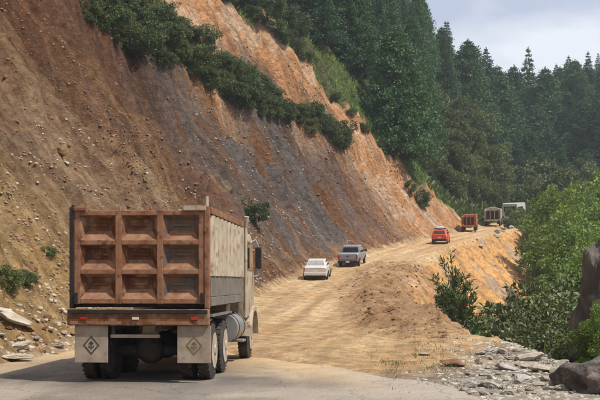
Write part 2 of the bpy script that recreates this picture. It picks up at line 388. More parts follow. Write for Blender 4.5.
# asphalt near the camera, dusty
def asphalt_mat():
    m, t, b = new_mat('asphalt', .9, .2)
    c = t.nodes.new('ShaderNodeTexCoord'); vec = c.outputs['Object']
    a = t.nodes.new('ShaderNodeAttribute'); a.attribute_name = 'Col'
    g = noise_node(t, 22, 5, .75, vec=vec); g2 = t.nodes.new('ShaderNodeMapRange'); g2.inputs[1].default_value = .3; g2.inputs[2].default_value = .7; g2.inputs[3].default_value = .72; g2.inputs[4].default_value = 1.28; t.links.new(g.outputs['Fac'], g2.inputs[0])
    vm = t.nodes.new('ShaderNodeVectorMath'); vm.operation = 'SCALE'; t.links.new(a.outputs['Color'], vm.inputs[0]); t.links.new(g2.outputs[0], vm.inputs['Scale'])
    w = noise_node(t, 1.4, 4, vec=vec); wv = t.nodes.new('ShaderNodeVectorMath'); wv.operation = 'MULTIPLY_ADD'; wv.inputs[1].default_value = (.8, .8, .8); t.links.new(w.outputs['Color'], wv.inputs[0]); t.links.new(vec, wv.inputs[2])
    v = t.nodes.new('ShaderNodeTexVoronoi'); v.feature = 'DISTANCE_TO_EDGE'; v.inputs['Scale'].default_value = .55; t.links.new(wv.outputs[0], v.inputs['Vector'])
    k = t.nodes.new('ShaderNodeMapRange'); k.inputs[1].default_value = 0; k.inputs[2].default_value = .018; k.inputs[3].default_value = .72; k.inputs[4].default_value = 1; t.links.new(v.outputs['Distance'], k.inputs[0])
    vm2 = t.nodes.new('ShaderNodeVectorMath'); vm2.operation = 'SCALE'; t.links.new(vm.outputs[0], vm2.inputs[0]); t.links.new(k.outputs[0], vm2.inputs['Scale'])
    t.links.new(vm2.outputs[0], b.inputs['Base Color'])
    bp = t.nodes.new('ShaderNodeBump'); bp.inputs['Distance'].default_value = .02; t.links.new(g.outputs['Fac'], bp.inputs['Height']); t.links.new(bp.outputs[0], b.inputs['Normal'])
    return m
ys_ = np.concatenate([np.arange(-40, 12, 1.0), np.arange(12, 31, .14)]); nA = 96
xs_ = np.linspace(0, 1, nA)
AX = np.array([(-0.3 + XT(y)) + xs_ * (min(5.6, XO(y) - .3) + .3 - XT(y)) for y in ys_]); AY = np.repeat(ys_[:, None], nA, 1)
AZ = np.full_like(AX, .008) + .006 * fbm(AX * .8, AY * .8, 200, 2)
lane = AX - (-2.84 + .0735 * (AY - 18))                       # across the lane the truck drives in
trk = np.exp(-((np.abs(lane) - 1.0) / .28) ** 2)
q1 = fbm(AX * 1.3, AY * .22, 201, 4); q2 = fbm(AX * .6, AY * .6, 202, 4); q3 = fbm(AX * 2.5, AY * 2.5, 203, 3)
dust = np.clip(ss(.40, .66, q1 * .5 + q2 * .5) * .65 - trk * .18 + ss(18.3, 16.6, AY + 1.6 * (q2 - .5)) * .45 + ss(-1.2, 1.2, AX + 1.4 * (q2 - .5)) * .35, 0, 1)
acol = lerp(np.broadcast_to(C(.125, .112, .102), AX.shape + (3,)), C(.29, .252, .212), dust)
eg = ss(-6.5, .4, AY - dirt_edge(AX) + 3.4 * (fbm(AX * .9, AY * .5, 204, 4) - .5))
acol = lerp(acol, lerp(np.broadcast_to(C(.48, .34, .19), AX.shape + (3,)), C(.34, .30, .26), ss(.2, 2.0, AX + 1.4 * (q2 - .5))), np.clip(eg, 0, 1) * .9)
acol = lerp(acol, C(.44, .32, .19), ss(1.6, .2, DL(AX, AY) * -1 + 1.0 * (q3 - .5)) * .6)
acol = acol * (.88 + .24 * q3[..., None])
ii = np.arange(AX.size).reshape(AX.shape)
o = np_mesh('asphalt_road', np.stack([AX, AY, AZ], -1).reshape(-1, 3), np.stack([ii[:-1, :-1], ii[:-1, 1:], ii[1:, 1:], ii[1:, :-1]], -1).reshape(-1, 4), asphalt_mat(), cols=np.concatenate([acol, np.ones(AX.shape + (1,))], -1).reshape(-1, 4), smooth=True)
tag(o, kind='structure')

# ------------------------------------------------------------------ rocks
def rock_mesh(name, m, seed, sub=3, flat=.65, ang=.35):
    bm = bmesh.new(); bmesh.ops.create_icosphere(bm, subdivisions=sub, radius=.5)
    rr = random.Random(seed)
    planes = [(Vector((rr.gauss(0, 1), rr.gauss(0, 1), rr.gauss(0, .8))).normalized(), rr.uniform(.24, .40)) for _ in range(9)]
    for v in bm.verts:
        for n_, d_ in planes:
            k = v.co.dot(n_)
            if k > d_: v.co -= n_ * (k - d_)
        v.co += Vector((rr.gauss(0, 1), rr.gauss(0, 1), rr.gauss(0, 1))) * .012
        v.co.z *= flat
    me = bpy.data.meshes.new(name); bm.to_mesh(me); bm.free(); me.materials.append(m); return me
M_pale = mat('pale_stone', (.50, .45, .38), (.30, .26, .21), 2.5, bump=.05, bscale=9)
M_grey = mat('grey_stone', (.30, .28, .26), (.46, .43, .39), 2.5, bump=.05, bscale=9)
M_clod = mat('earth_clod', (.44, .27, .125), (.30, .18, .085), 2.5, bump=.05, bscale=9)
M_scree = mat('scree_stone', (.30, .265, .24), (.17, .145, .125), 1.5)
M_chip = mat('dusty_chip', (.31, .215, .14), (.17, .10, .062), 1.2)
M_brown = mat('brown_stone', (.24, .13, .065), (.14, .075, .042), 2.5, bump=.05, bscale=9)
M_dark = mat('dark_stone', (.060, .052, .050), (.135, .115, .105), 2.2, bump=.12, bscale=6, c3=(.20, .17, .14), s3=5, lo3=.55, hi3=.70)
ROCKS = {k: [rock_mesh('rock', m, s * 11 + 3) for s in range(5)] for k, m in (('pale', M_pale), ('grey', M_grey), ('brown', M_brown), ('dark', M_dark))}
def rock(kind, p, size, label, group=None, name='rock', rot=None, var=None, sink=.12):
    me = ROCKS[kind][random.randrange(5) if var is None else var]
    o = bpy.data.objects.new(name, me); COL.objects.link(o)
    o.scale = size; o.rotation_euler = rot or (random.uniform(-.25, .25), random.uniform(-.25, .25), random.uniform(0, 6.3))
    o.location = (p[0], p[1], p[2] + size[2] * (.30 - sink)); tag(o, label, 'rock', group); return o
# loose stone, thousands: one mesh each for the cut, the gully and the verge
def scatter_stones(name, pts, sizes, m, seed, colvar=None):
    rng = np.random.default_rng(seed)
    protos = []
    for s in range(6):
        me = rock_mesh('tmp', m, 90 + s + seed * 7, sub=1)
        v = np.array([tuple(x.co) for x in me.vertices]); f = np.array([tuple(p.vertices) for p in me.polygons]); protos.append((v, f)); bpy.data.meshes.remove(me)
    VV = []; FF = []; n = 0
    for i, (p, s) in enumerate(zip(pts, sizes)):
        v, f = protos[i % 6]; a = rng.uniform(0, 6.28); c_, s_ = math.cos(a), math.sin(a); t = rng.uniform(-.5, .5)
        sc = s * rng.uniform(.7, 1.35, 3)
        q = v * sc; q = np.stack([q[:, 0] * c_ - q[:, 1] * s_, q[:, 0] * s_ + q[:, 1] * c_, q[:, 2] + q[:, 0] * t * .4], -1)
        VV.append(q + np.array(p) - np.array([0, 0, s * .18])); FF.append(f + n); n += len(v)
    o = np_mesh(name, np.concatenate(VV), np.concatenate(FF), m); tag(o, kind='stuff'); return o
def rand_on(n, x0, x1, y0, y1, cond, seed):
    rng = np.random.default_rng(seed); X = rng.uniform(x0, x1, n); Y = rng.uniform(y0, y1, n); k = cond(X, Y, rng.uniform(0, 1, n)); X = X[k]; Y = Y[k]
    return np.stack([X, Y, H(X, Y)], -1)
def sizes(n, lo, hi, seed, p=2.6): r = np.random.default_rng(seed).uniform(0, 1, n) ** p; return lo + (hi - lo) * r
cl_ = lambda X, Y: ss(.50, .62, fbm((Y + DL(X, Y) * .4) * .45, DL(X, Y) * .22, 66, 3))
P1 = rand_on(60000, -28, 24, 22, 125, lambda X, Y, q: (DL(X, Y) > .1) & (DL(X, Y) < 15) & (q < .03 + .6 * cl_(X, Y)), 1)
scatter_stones('scree_stones', P1, sizes(len(P1), .04, .26, 2, 4), M_chip, 1)
P1 = rand_on(26000, -28, 24, 22, 125, lambda X, Y, q: (DL(X, Y) > .1) & (DL(X, Y) < 18) & (q < .15 + .8 * cl_(X + 9, Y)), 3)
scatter_stones('brown_scree', P1, sizes(len(P1), .06, .42, 4, 5), M_brown, 2)
P1 = rand_on(26000, -8, 14, 50, 112, lambda X, Y, q: (DL(X, Y) > .1) & (DL(X, Y) < 11) & (q < .1 + .9 * cl_(X + 19, Y)), 14)
scatter_stones('grey_scree', P1, sizes(len(P1), .05, .34, 15, 4), M_scree, 7)
P1 = rand_on(90000, -20, -1, 22, 56, lambda X, Y, q: (DL(X, Y) > .1) & (DL(X, Y) < 13) & (abs(X) < .31 * Y) & (q < (.10 + .9 * cl_(X + 31, Y)) * (.25 + .75 * ss(10, 4, DL(X, Y)))), 17)
scatter_stones('near_scree', P1, sizes(len(P1), .03, .20, 18, 3.2), M_chip, 8)
P1 = rand_on(9000, -20, -1, 22, 56, lambda X, Y, q: (DL(X, Y) > .1) & (DL(X, Y) < 7) & (abs(X) < .31 * Y) & (q < .10 + .9 * cl_(X + 47, Y)), 19)
scatter_stones('near_pale_scree', P1, sizes(len(P1), .03, .22, 20, 3.2), M_pale, 9)
P1 = rand_on(9000, -7, 5, 13, 27, lambda X, Y, q: q < .05 + .9 * ss(-3.5, .5, Y - dirt_edge(X)) * ss(.42, .6, fbm(X, Y, 23, 3)), 21)
scatter_stones('road_grit', P1, sizes(len(P1), .015, .09, 22, 3), M_clod, 10)
P1 = rand_on(9000, 2, 9.5, 27, 82, lambda X, Y, q: (DR(X, Y) > -3.2) & (DR(X, Y) < 1.5) & (q < ss(.4, .6, fbm(X * .7, Y * .5, 24, 3))), 23)
scatter_stones('bank_clods', P1, sizes(len(P1), .04, .40, 24, 4), M_brown, 11)
P3 = rand_on(9000, .2, 7.5, 13.5, 27, lambda X, Y, q: q < ss(2.0, 4.6, X + .25 * (21 - Y)) * (.5 + fbm(X, Y, 9, 2)), 5)
scatter_stones('verge_rubble', P3, sizes(len(P3), .04, .24, 6, 2.2), M_grey, 3)
P4 = rand_on(5200, -1, 6, 19, 62, lambda X, Y, q: q < .02 + .65 * ss(.2, 2.6, X - XT(Y) - 4.6 + .08 * np.maximum(34 - Y, 0)) * ss(.4, .6, fbm(X * .6, Y * .4, 61, 2)), 7)
scatter_stones('dirt_clods', P4, sizes(len(P4), .03, .24, 8, 4), M_clod, 4)
P5 = rand_on(2600, -7.5, -3, 19, 32, lambda X, Y, q: (DL(X, Y) > -.5) & (q < .8), 9)
scatter_stones('toe_rubble', P5, sizes(len(P5), .04, .28, 10, 2.4), M_pale, 5)
P6 = rand_on(2400, 4, 24, 30, 118, lambda X, Y, q: (DR(X, Y) > 0.2) & (DR(X, Y) < 9) & (q < .6), 12)
scatter_stones('bank_stones', P6, sizes(len(P6), .08, .5, 13), M_scree, 6)

def px_rock(kind, u, v, wpx, label, group=None, flat=(1, 1, .7), **k):
    p = at(u, v); w = wpx / F * p.y * 1.25
    return rock(kind, p, (w * flat[0], w * flat[1], w * flat[2]), label, group, **k)
# ------------------------------------------------------------------ foliage
def leaf_mat(name, c1, c2, scale=1.2, rough=.6, trans=.25, lo=.35, hi=.65):
    m, t, b = new_mat(name, rough, .35)
    oi = t.nodes.new('ShaderNodeObjectInfo'); g = t.nodes.new('ShaderNodeNewGeometry')
    n = noise_node(t, scale, 3, vec=g.outputs['Position']); r = t.nodes.new('ShaderNodeValToRGB')
    r.color_ramp.elements[0].position = lo; r.color_ramp.elements[1].position = hi; r.color_ramp.elements[0].color = (*c1, 1); r.color_ramp.elements[1].color = (*c2, 1)
    a = t.nodes.new('ShaderNodeMath'); a.operation = 'MULTIPLY_ADD'; a.inputs[1].default_value = .25; a.inputs[2].default_value = -.12; t.links.new(oi.outputs['Random'], a.inputs[0])
    a2 = t.nodes.new('ShaderNodeMath'); a2.operation = 'ADD'; t.links.new(a.outputs[0], a2.inputs[0]); t.links.new(n.outputs['Fac'], a2.inputs[1]); 
    a3 = t.nodes.new('ShaderNodeMath'); a3.operation = 'MULTIPLY_ADD'; a3.inputs[1].default_value = .22; t.links.new(g.outputs['Random Per Island'], a3.inputs[0]); t.links.new(a2.outputs[0], a3.inputs[2])
    t.links.new(a3.outputs[0], r.inputs[0]); t.links.new(r.outputs[0], b.inputs['Base Color'])
    tr = t.nodes.new('ShaderNodeBsdfTranslucent'); t.links.new(r.outputs[0], tr.inputs[0]); mxs = t.nodes.new('ShaderNodeMixShader'); mxs.inputs[0].default_value = trans
    o_ = t.nodes['Material Output']; t.links.new(b.outputs[0], mxs.inputs[1]); t.links.new(tr.outputs[0], mxs.inputs[2]); t.links.new(mxs.outputs[0], o_.inputs[0])
    return m
M_con = leaf_mat('conifer_needles', (.012, .040, .022), (.052, .120, .048))
M_con2 = leaf_mat('broad_dark_leaves', (.016, .050, .020), (.066, .142, .048))
M_oliv = leaf_mat('olive_leaves', (.038, .066, .020), (.125, .160, .052), .6)
M_brt = leaf_mat('bright_leaves', (.045, .100, .018), (.175, .260, .045), .5)
M_shrub = leaf_mat('shrub_leaves', (.028, .058, .022), (.095, .135, .048))
M_gloss = leaf_mat('glossy_leaves', (.030, .055, .018), (.15, .18, .075), rough=.5, trans=.12)
M_dry = leaf_mat('dry_grass', (.14, .13, .05), (.26, .22, .10))
M_bark = mat('bark', (.07, .05, .035), (.13, .10, .075), 4)

def leaves(pos, nrm_up, size, rng, aspect=.45, droop=0):
    """one folded quad a leaf clump at every position"""
    n = len(pos); d = rng.normal(size=(n, 3)); d /= np.linalg.norm(d, axis=1)[:, None] + 1e-9
    d = d + nrm_up; d[:, 2] -= droop; d /= np.linalg.norm(d, axis=1)[:, None] + 1e-9
    a = np.cross(d, rng.normal(size=(n, 3))); a /= np.linalg.norm(a, axis=1)[:, None] + 1e-9
    s = (size * rng.uniform(.45, 1.7, n))[:, None]
    p0 = pos; p2 = pos + d * s; m_ = pos + d * s * .5; w = a * s * aspect * .5
    lift = np.cross(a, d) * s * .12
    Vv = np.stack([p0, m_ + w + lift, p2, m_ - w + lift], 1).reshape(-1, 3)
    Ff = np.arange(4 * n).reshape(n, 4); return Vv, Ff

def conifer_mesh(seed, m, h=13, r=3.0, nb=26, leaf=.26, power=.85, base_=.06, per=9):
    rng = np.random.default_rng(seed); P = []; U = []; SZ = []
    for i in range(nb):
        for j in range(per):
            z = base_ + (1 - base_) * (i + .5 + rng.uniform(-.22, .22)) / nb
            env = r * max(1 - z, 0) ** power * rng.uniform(.6, 1.18) + .10
            ang = j * 6.283 / per + i * 1.1 + rng.uniform(-.3, .3)
            k = int(14 + env * 44); s = rng.uniform(.12, 1, k) ** .65 * env
            lat = rng.normal(size=(k, 3)) * np.minimum(.05 + .10 * s, .26)[:, None] * np.array([1.25, 1.25, .6])
            zz = z * h - .34 * s + .035 * s * s
            P.append(np.stack([np.cos(ang) * s, np.sin(ang) * s, zz], -1) + lat)
            U.append(np.tile([math.cos(ang) * .8, math.sin(ang) * .8, .1], (k, 1))); SZ.append(np.full(k, min(1, .4 + env * .5)))
    k = 60; q = rng.uniform(0, 1, k); P.append(np.stack([0 * q, 0 * q, h * (.96 + .05 * q)], -1) + rng.normal(size=(k, 3)) * .04); U.append(np.tile([0, 0, .9], (k, 1))); SZ.append(np.full(k, .5))
    P = np.concatenate(P); U = np.concatenate(U); SZ = np.concatenate(SZ)
    V_, F_ = leaves(P, U, leaf * SZ[:, None][:, 0], rng, .5, .1)
    return np_mesh('crown', V_, F_, m, link=False)
def broad_mesh(seed, m, h=9, r=3.4, ncl=70, per=110, leaf=.32, low=.22, aspect=.55, cl=.95, shape=(1, 1)):
    rng = np.random.default_rng(seed); P = []; U = []
    for i in range(ncl):
        d = rng.normal(size=3); d /= np.linalg.norm(d); q = rng.uniform(.45, 1) ** .6
        lump = 1 + .28 * math.sin(d[0] * 3 + seed) * math.cos(d[1] * 4 + seed * 2) + rng.uniform(-.12, .14)
        c = np.array([d[0] * r * q * lump, d[1] * r * q * lump, h * (low + (1 - low) / 2) + d[2] * h * (1 - low) / 2 * q * lump])
        rad = cl * rng.uniform(.6, 1.2); e = rng.normal(size=(per, 3)); e /= np.linalg.norm(e, axis=1)[:, None]
        e[:, 2] = np.abs(e[:, 2]) * rng.choice([1, 1, -.6], per)
        P.append(c + e * rad * rng.uniform(.6, 1, per)[:, None] * np.array([1, 1, .75])); U.append(e * .7 + d * .3)
    P = np.concatenate(P); U = np.concatenate(U); P[:, 2] = np.maximum(P[:, 2], .05)
    V_, F_ = leaves(P, U, leaf, rng, aspect, .1)
    return np_mesh('crown', V_, F_, m, link=False)
def trunk_mesh(h, r, seed, lean=.05, limbs=7, spread=.3):
    rr = random.Random(seed); mb = MB(); p = Vector((0, 0, -.6)); n = 6
    for i in range(n):
        q = Vector((rr.uniform(-1, 1) * lean * h / n * 2, rr.uniform(-1, 1) * lean * h / n * 2, p.z + (h + .6) / n)); q.x += p.x * .6; q.y += p.y * .6
        mb.tube(p, q, r * (1 - i / n) + .02, r * (1 - (i + 1) / n) + .02, 7); p = q
        if i > 0:
            for k in range(limbs // 4 + 1):
                a = rr.uniform(0, 6.3); l = h * spread * (1 - i / n) * rr.uniform(.6, 1.1)
                mb.tube(p, p + Vector((math.cos(a) * l, math.sin(a) * l, l * .45)), r * .35 * (1 - i / n) + .01, .012, 5)
    me = bpy.data.meshes.new('trunk'); me.from_pydata(mb.v, [], mb.f); me.materials.append(M_bark); me.shade_smooth(); return me
TREES = {}
for i in range(5): TREES['con%d' % i] = (conifer_mesh(i + 1, M_con, 13 + i, 3.3 + .5 * (i % 3), 26 + i, .25, (.85, 1.0, .8, .95, .75)[i], .06, 8), trunk_mesh(11 + i, .2, i, .02, 3, .1))
for i in range(3): TREES['big%d' % i] = (conifer_mesh(i + 11, M_con2, 12, 4.2, 26, .23, .58, .03, 15), trunk_mesh(10, .25, i + 5, .03, 3, .12))
for i in range(4): TREES['olive%d' % i] = (broad_mesh(i + 21, M_oliv, 4.2, 2.3, 42, 150, .22, .02, cl=.8), trunk_mesh(3, .09, i + 9))
for i in range(3): TREES['bright%d' % i] = (broad_mesh(i + 31, M_brt, 7.5, 2.6, 62, 260, .15, .05, cl=.8), trunk_mesh(6, .13, i + 12))
for i in range(4): TREES['shrub%d' % i] = (broad_mesh(i + 41, M_shrub, 2.0, 1.3, 34, 170, .125, .0, cl=.5), trunk_mesh(1.5, .05, i + 19))
for i in range(2): TREES['gloss%d' % i] = (broad_mesh(i + 51, M_gloss, 3.2, 1.5, 54, 100, .15, .0, .5, cl=.5), trunk_mesh(2.6, .06, i + 23))
CN = {'con': 'conifer_tree', 'big': 'evergreen_tree', 'olive': 'olive_bush', 'bright': 'leafy_tree', 'shrub': 'shrub', 'gloss': 'leafy_shrub'}
CT = {'con': 'tree', 'big': 'tree', 'olive': 'bush', 'bright': 'tree', 'shrub': 'bush', 'gloss': 'bush'}
def plant(key, p, s, label, group=None, sz=None, rz=None, tilt=(0, 0)):
    kind = key.rstrip('0123456789'); cm, tm = TREES[key]
    r_ = empty(CN[kind], p, random.uniform(0, 6.28) if rz is None else rz)
    r_.rotation_euler.x, r_.rotation_euler.y = tilt
    r_.scale = (s, s, sz or s); tag(r_, label, CT[kind], group)
    for nm, me in (('crown', cm), ('trunk', tm)):
        c = bpy.data.objects.new(nm, me); COL.objects.link(c); c.parent = r_
    return r_
def G(x, y, dz=-.15): return (x, y, ground(x, y) + dz)

# --- forest on the natural slope above the cut, thinning to the nose of the spur
rr = random.Random(5)
pts = []
def free(x, y, dmin, lst): return all((x - a) ** 2 + (y - b) ** 2 > dmin * dmin for a, b in lst)
tries = 0
while tries < 9000 and len(pts) < 210:
    tries += 1
    y = rr.uniform(92, 232); x = rr.uniform(-32, 50)
    if abs(x) > y * .315 + 3: continue
    d_ = float(DL(x, y)); ce_ = float(cut_edge(y))
    off = 7.0 + 6.0 * math.exp(-((y - 118) / 14) ** 2) if y < 150 else 3.0
    if d_ < ce_ + off or d_ > ce_ + 60: continue
    if y > 146 and d_ < 15 and CX + x / y * F > 425: continue
    if not free(x, y, 4.0 + (y - 92) * .012, pts): continue
    pts.append((x, y))
    if rr.random() < .5: plant('con%d' % rr.randrange(5), G(x, y), rr.uniform(.75, 1.1), 'dark green conifer in the dense forest above the bare cut', 'conifers on the slope above the cut')
    else: plant('big%d' % rr.randrange(3), G(x, y), rr.uniform(.75, 1.05), 'broad mid green evergreen in the dense forest above the bare cut', 'broad evergreens on the slope above the cut', rr.uniform(.95, 1.3))
# --- far hill, right
pts2 = []; tries = 0
while tries < 9000 and len(pts2) < 80:
    tries += 1
    y = rr.uniform(196, 262); x = rr.uniform(38, 92)
    if x > y * .32 or float(DL(x, y)) > -2: continue
    if not free(x, y, 5.2, pts2): continue
    pts2.append((x, y))
    plant('con%d' % rr.randrange(5) if rr.random() < .45 else 'big%d' % rr.randrange(3), G(x, y), rr.uniform(.8, 1.25), 'blue green conifer on the far hill under the open sky', 'conifers on the far hill')
# distinct ones on the skyline
def sky_tree(key, u, vtop, D, label, h):
    x = (u - CX) / F * D; z0 = ground(x, D) - .3; top = EYE + (HY - vtop) / F * D
    k = (top - z0) / ({'con0': 13, 'con1': 14, 'con2': 15, 'con3': 16, 'con4': 17}.get(key, 12) * 1.0); cm, tm = TREES[key]
    plant(key, (x, D, z0), max(.85, min(k, 1.9)), label, None, k)
sky_tree('con1', 528, 48, 238, 'tallest pointed conifer on the far hill, alone against the sky', 14)
sky_tree('big1', 514, 66, 232, 'round topped evergreen left of the tall pointed conifer on the skyline', 12)
sky_tree('big2', 545, 68, 228, 'broad evergreen right of the tall pointed conifer on the skyline', 12)
sky_tree('big0', 560, 67, 236, 'rounded conifer in the middle of the far skyline', 13)
sky_tree('big1', 575, 60, 230, 'dark conifer with a blunt top right on the far skyline', 16)
sky_tree('con1', 588, 52, 240, 'pointed conifer standing highest near the right edge', 14)
sky_tree('con2', 601, 64, 235, 'conifer cut by the right edge on the far skyline', 15)
sky_tree('con4', 486, 48, 205, 'conifer at the outer end of the near forest, beside the open sky', 17)
sky_tree('big0', 497, 66, 210, 'last low conifer of the near forest, in the dip of the skyline', 15)
sky_tree('big2', 468, 40, 200, 'conifer third from the open sky on the near forest edge', 13)
for (u, v) in ((508, 96), (520, 100), (536, 104), (552, 98), (566, 104), (580, 96), (594, 100), (512, 124), (530, 130), (548, 128), (568, 132), (586, 128), (602, 126), (520, 150), (542, 152), (562, 154), (584, 150)):
    sky_tree('con%d' % rr.randrange(5) if rr.random() < .4 else 'big%d' % rr.randrange(3), u, v, 222 - (v - 96) * .55, 'blue green conifer on the far hill under the open sky', 14)
for o_ in list(COL.objects):
    if o_.get('label') == 'blue green conifer on the far hill under the open sky': o_['group'] = 'conifers on the far hill'
def plant_px(key, u, v, s, label, group=None, dz=-.1, **k):
    p = at(u, v); p.z += dz; return plant(key, p, s, label, group, **k)
plant_px('big0', 396, 152, 1.30, 'big rounded evergreen with pale flecked foliage at the forest edge above the slide')
plant_px('big1', 352, 70, .95, 'evergreen standing over the patch of bright grass beside the bare orange strip')
plant_px('con1', 318, 45, .9, 'dark conifer at the upper end of the bright grass patch')
# olive scrub on the nose of the spur
GB = 'scrub bushes on the spur beyond the cut'
for (u, v, s) in ((392, 150, .55), (408, 160, .6), (425, 176, .75), (440, 186, .8), (452, 196, .8), (462, 182, .9), (472, 200, .85), (445, 160, 1.0), (430, 150, .9), (468, 160, 1.2), (485, 175, 1.2), (492, 150, 1.3),
                  (478, 140, 1.3), (497, 190, 1.0), (484, 202, .8), (462, 130, 1.2), (488, 120, 1.3), (450, 140, 1.1), (476, 186, .9), (436, 170, .7), (500, 170, 1.1), (415, 150, .6), (455, 172, .9), (495, 205, .8), (470, 112, 1.2)):
    plant_px('olive%d' % rr.randrange(4), u, v, s, 'olive green scrub bush on the steep spur beyond the cut', GB)
# small shrubs along the upper edge of the bare cut
for (u, v, s) in ((228, 2, .5), (240, 9, .55), (252, 17, .5), (263, 25, .6), (275, 34, .55), (286, 43, .6), (298, 53, .6), (308, 62, .5), (336, 100, .35), (352, 118, .4), (364, 132, .45), (384, 152, .6), (256, 8, .9), (272, 16, 1.0), (288, 28, 1.0), (300, 40, .9)):
    plant_px('shrub%d' % rr.randrange(4), u, v, s * 1.3, 'dark shrub on the lip of the bare orange strip', 'shrubs along the lip of the cut')
# the band of scrub left hanging across the cut
GS = 'scrub band hanging across the cut'
band_pts = []
for i in range(230):
    t = rr.random(); u = 85 + 262 * t; mid = np.interp(u, [60, 100, 150, 200, 250, 290, 320, 350], [-16, 6, 40, 72, 100, 119, 134, 150]); w = np.interp(u, [60, 120, 220, 270, 300, 350], [34, 38, 24, 17, 12, 7])
    v = mid + rr.uniform(-1, 1) * w * .8
    if v < -40 or not free(u, v, 7.5 if u < 230 else 5.5, band_pts): continue
    band_pts.append((u, v))
    if rr.random() < .4: plant_px('olive%d' % rr.randrange(4), u, v, rr.uniform(.22, .42), 'olive green bush in the scrub band across the middle of the cut', 'olive bushes in the scrub band')
    else: plant_px('shrub%d' % rr.randrange(4), u, v, rr.uniform(.5, 1.05) * (1 if u < 240 else .85), 'dark green shrub in the scrub band across the middle of the cut', GS, sz=rr.uniform(.5, 1.0))
plant_px('shrub1', 344, 150, .8, 'small round dark bush ending the scrub band, alone on bare orange soil')
plant_px('shrub2', 252, 222, .75, 'dark bush at the foot of the scree, seen just past the dump truck cab')
plant_px('olive2', 421, 208, .5, 'reddish olive bush alone low on the bare slope above the road')
plant_px('olive1', 410, 196, .35, 'little bush upslope from the lone bush above the road')
plant_px('olive0', 8, 292, .16, 'grey green weed clump above the pale slab at the toe of the slope')
plant_px('shrub0', 24, 286, .24, 'low weedy bush on the yellow talus beside the pale slab')
plant_px('shrub3', 50, 268, .16, 'thin weed tuft on the talus close to the truck tail')

# right side: leafy trees in the valley
def plant_up(key, u, vtop, D, label, group=None, htot=7.6, **k):
    x = (u - CX) / F * D; z0 = ground(x, D) - .2; top = EYE + (HY - vtop) / F * D
    sc = max(.2, (top - z0) / htot); return plant(key, (x, D, z0), sc, label, group, **k)
plant_up('bright0', 578, 180, 112, 'tall bright green leafy tree rising from the valley right of the road end')
plant_up('bright1', 598, 188, 100, 'bright green leafy tree cut by the right edge of the picture')
plant_up('bright2', 574, 204, 118, 'bright leafy tree crowding the last bend behind the dirt bank')
plant_up('bright0', 580, 238, 100, 'yellow green tree leaning over the outer corner of the dirt bank')
for x_, y_, k_ in ((29.0, 138.5, .6), (31.4, 141.5, .62), (27.6, 134.5, .32)): plant('olive1', G(x_, y_), k_, 'leafy bush just outside the last bend, hiding the bus sides', 'bushes outside the last bend')
GT = 'bright leafy trees filling the valley'
for (u, v, D) in ((578, 212, 96), (592, 218, 88), (584, 240, 84), (594, 244, 76), (604, 232, 82), (586, 258, 70), (602, 250, 66), (576, 270, 58), (608, 204, 120), (556, 190, 128), (588, 192, 130), (566, 214, 130)):
    plant_up('bright%d' % rr.randrange(3), u, v, D, 'bright green leafy tree in the thicket of the valley', GT)
for (u, v, D) in ((508, 216, 141), (517, 213, 143), (526, 210, 146), (534, 206, 146), (545, 212, 140), (533, 224, 134), (520, 226, 136), (540, 236, 128), (528, 240, 126)):
    plant_up('olive%d' % rr.randrange(4), u, v + 3, D, 'leafy bush just outside the last bend, hiding the bus sides', 'bushes outside the last bend', 4.2)
for (u, v, D) in ((505, 196, 168), (522, 188, 172), (540, 180, 176), (560, 174, 170), (580, 170, 176), (600, 168, 172), (612, 176, 160), (530, 172, 188), (556, 166, 190), (584, 162, 190)):
    plant_up('olive%d' % rr.randrange(4), u, v, D, 'mid green bush below the far conifers', 'bushes at the foot of the far hill', 4.2)
# near thicket by the rubble
plant_up('gloss0', 545, 282, 37, 'big dark shrub with glossy flecked leaves behind the grey rubble', None, 3.2)
plant_up('gloss1', 524, 300, 41, 'dark glossy shrub between the dirt bank and the big flecked shrub', None, 3.2)
plant_up('gloss0', 566, 296, 34, 'glossy leaved shrub close behind the rubble, beside the yellow green grass', None, 3.2)
plant_up('gloss1', 505, 332, 38, 'low leafy shrub at the near end of the gully', None, 3.2)
plant_up('gloss0', 548, 322, 31, 'low flecked shrub directly over the rubble heap', None, 3.2)
plant_up('shrub1', 476, 316, 46, 'dark green shrub low in the gully under the eroded bank', None, 2.0)
plant_up('shrub2', 450, 306, 50, 'bushy shrub against the foot of the eroded bank', None, 2.0)
plant_up('shrub0', 462, 330, 42, 'small dense shrub in the gully in front of its neighbours', None, 2.0)
plant_up('olive2', 584, 330, 23, 'yellow green bush at the right edge above the dark boulder', None, 4.2)
plant_up('bright1', 604, 308, 22.5, 'low bright bush cut by the right edge beside the big dark rock', None, 7.5)
plant_up('bright2', 588, 300, 46, 'bright bush behind the big dark rock', None, 7.5)

# upright spiky plant: long narrow leaves round a leaning stem
def spiky_mesh(seed, nb=26, h=3.4, m=M_shrub):
    rng = np.random.default_rng(seed); P = []; U = []
    for i in range(nb):
        t0 = rng.uniform(.02, .7); a = i * 2.4 + rng.uniform(-.4, .4); L_ = h * (.27 - .18 * t0) * rng.uniform(.7, 1.3) + .12; k = 60
        q = rng.uniform(0, 1, k) ** .8
        P.append(np.stack([np.cos(a) * q * L_ * .8 + .22 * (t0 * h) ** 2 / h * .4, np.sin(a) * q * L_ * .8, t0 * h + q * L_ * .95], -1) + rng.normal(size=(k, 3)) * .05)
        U.append(np.tile([math.cos(a) * .7, math.sin(a) * .7, 1.0], (k, 1)))
    k = 90; q = rng.uniform(.4, 1, k); P.append(np.stack([.088 * q ** 2 * h, 0 * q, q * h], -1) + rng.normal(size=(k, 3)) * .04); U.append(np.tile([0, 0, 1.2], (k, 1)))
    V_, F_ = leaves(np.concatenate(P), np.concatenate(U), .17, rng, .26, 0); return np_mesh('crown', V_, F_, m, link=False)
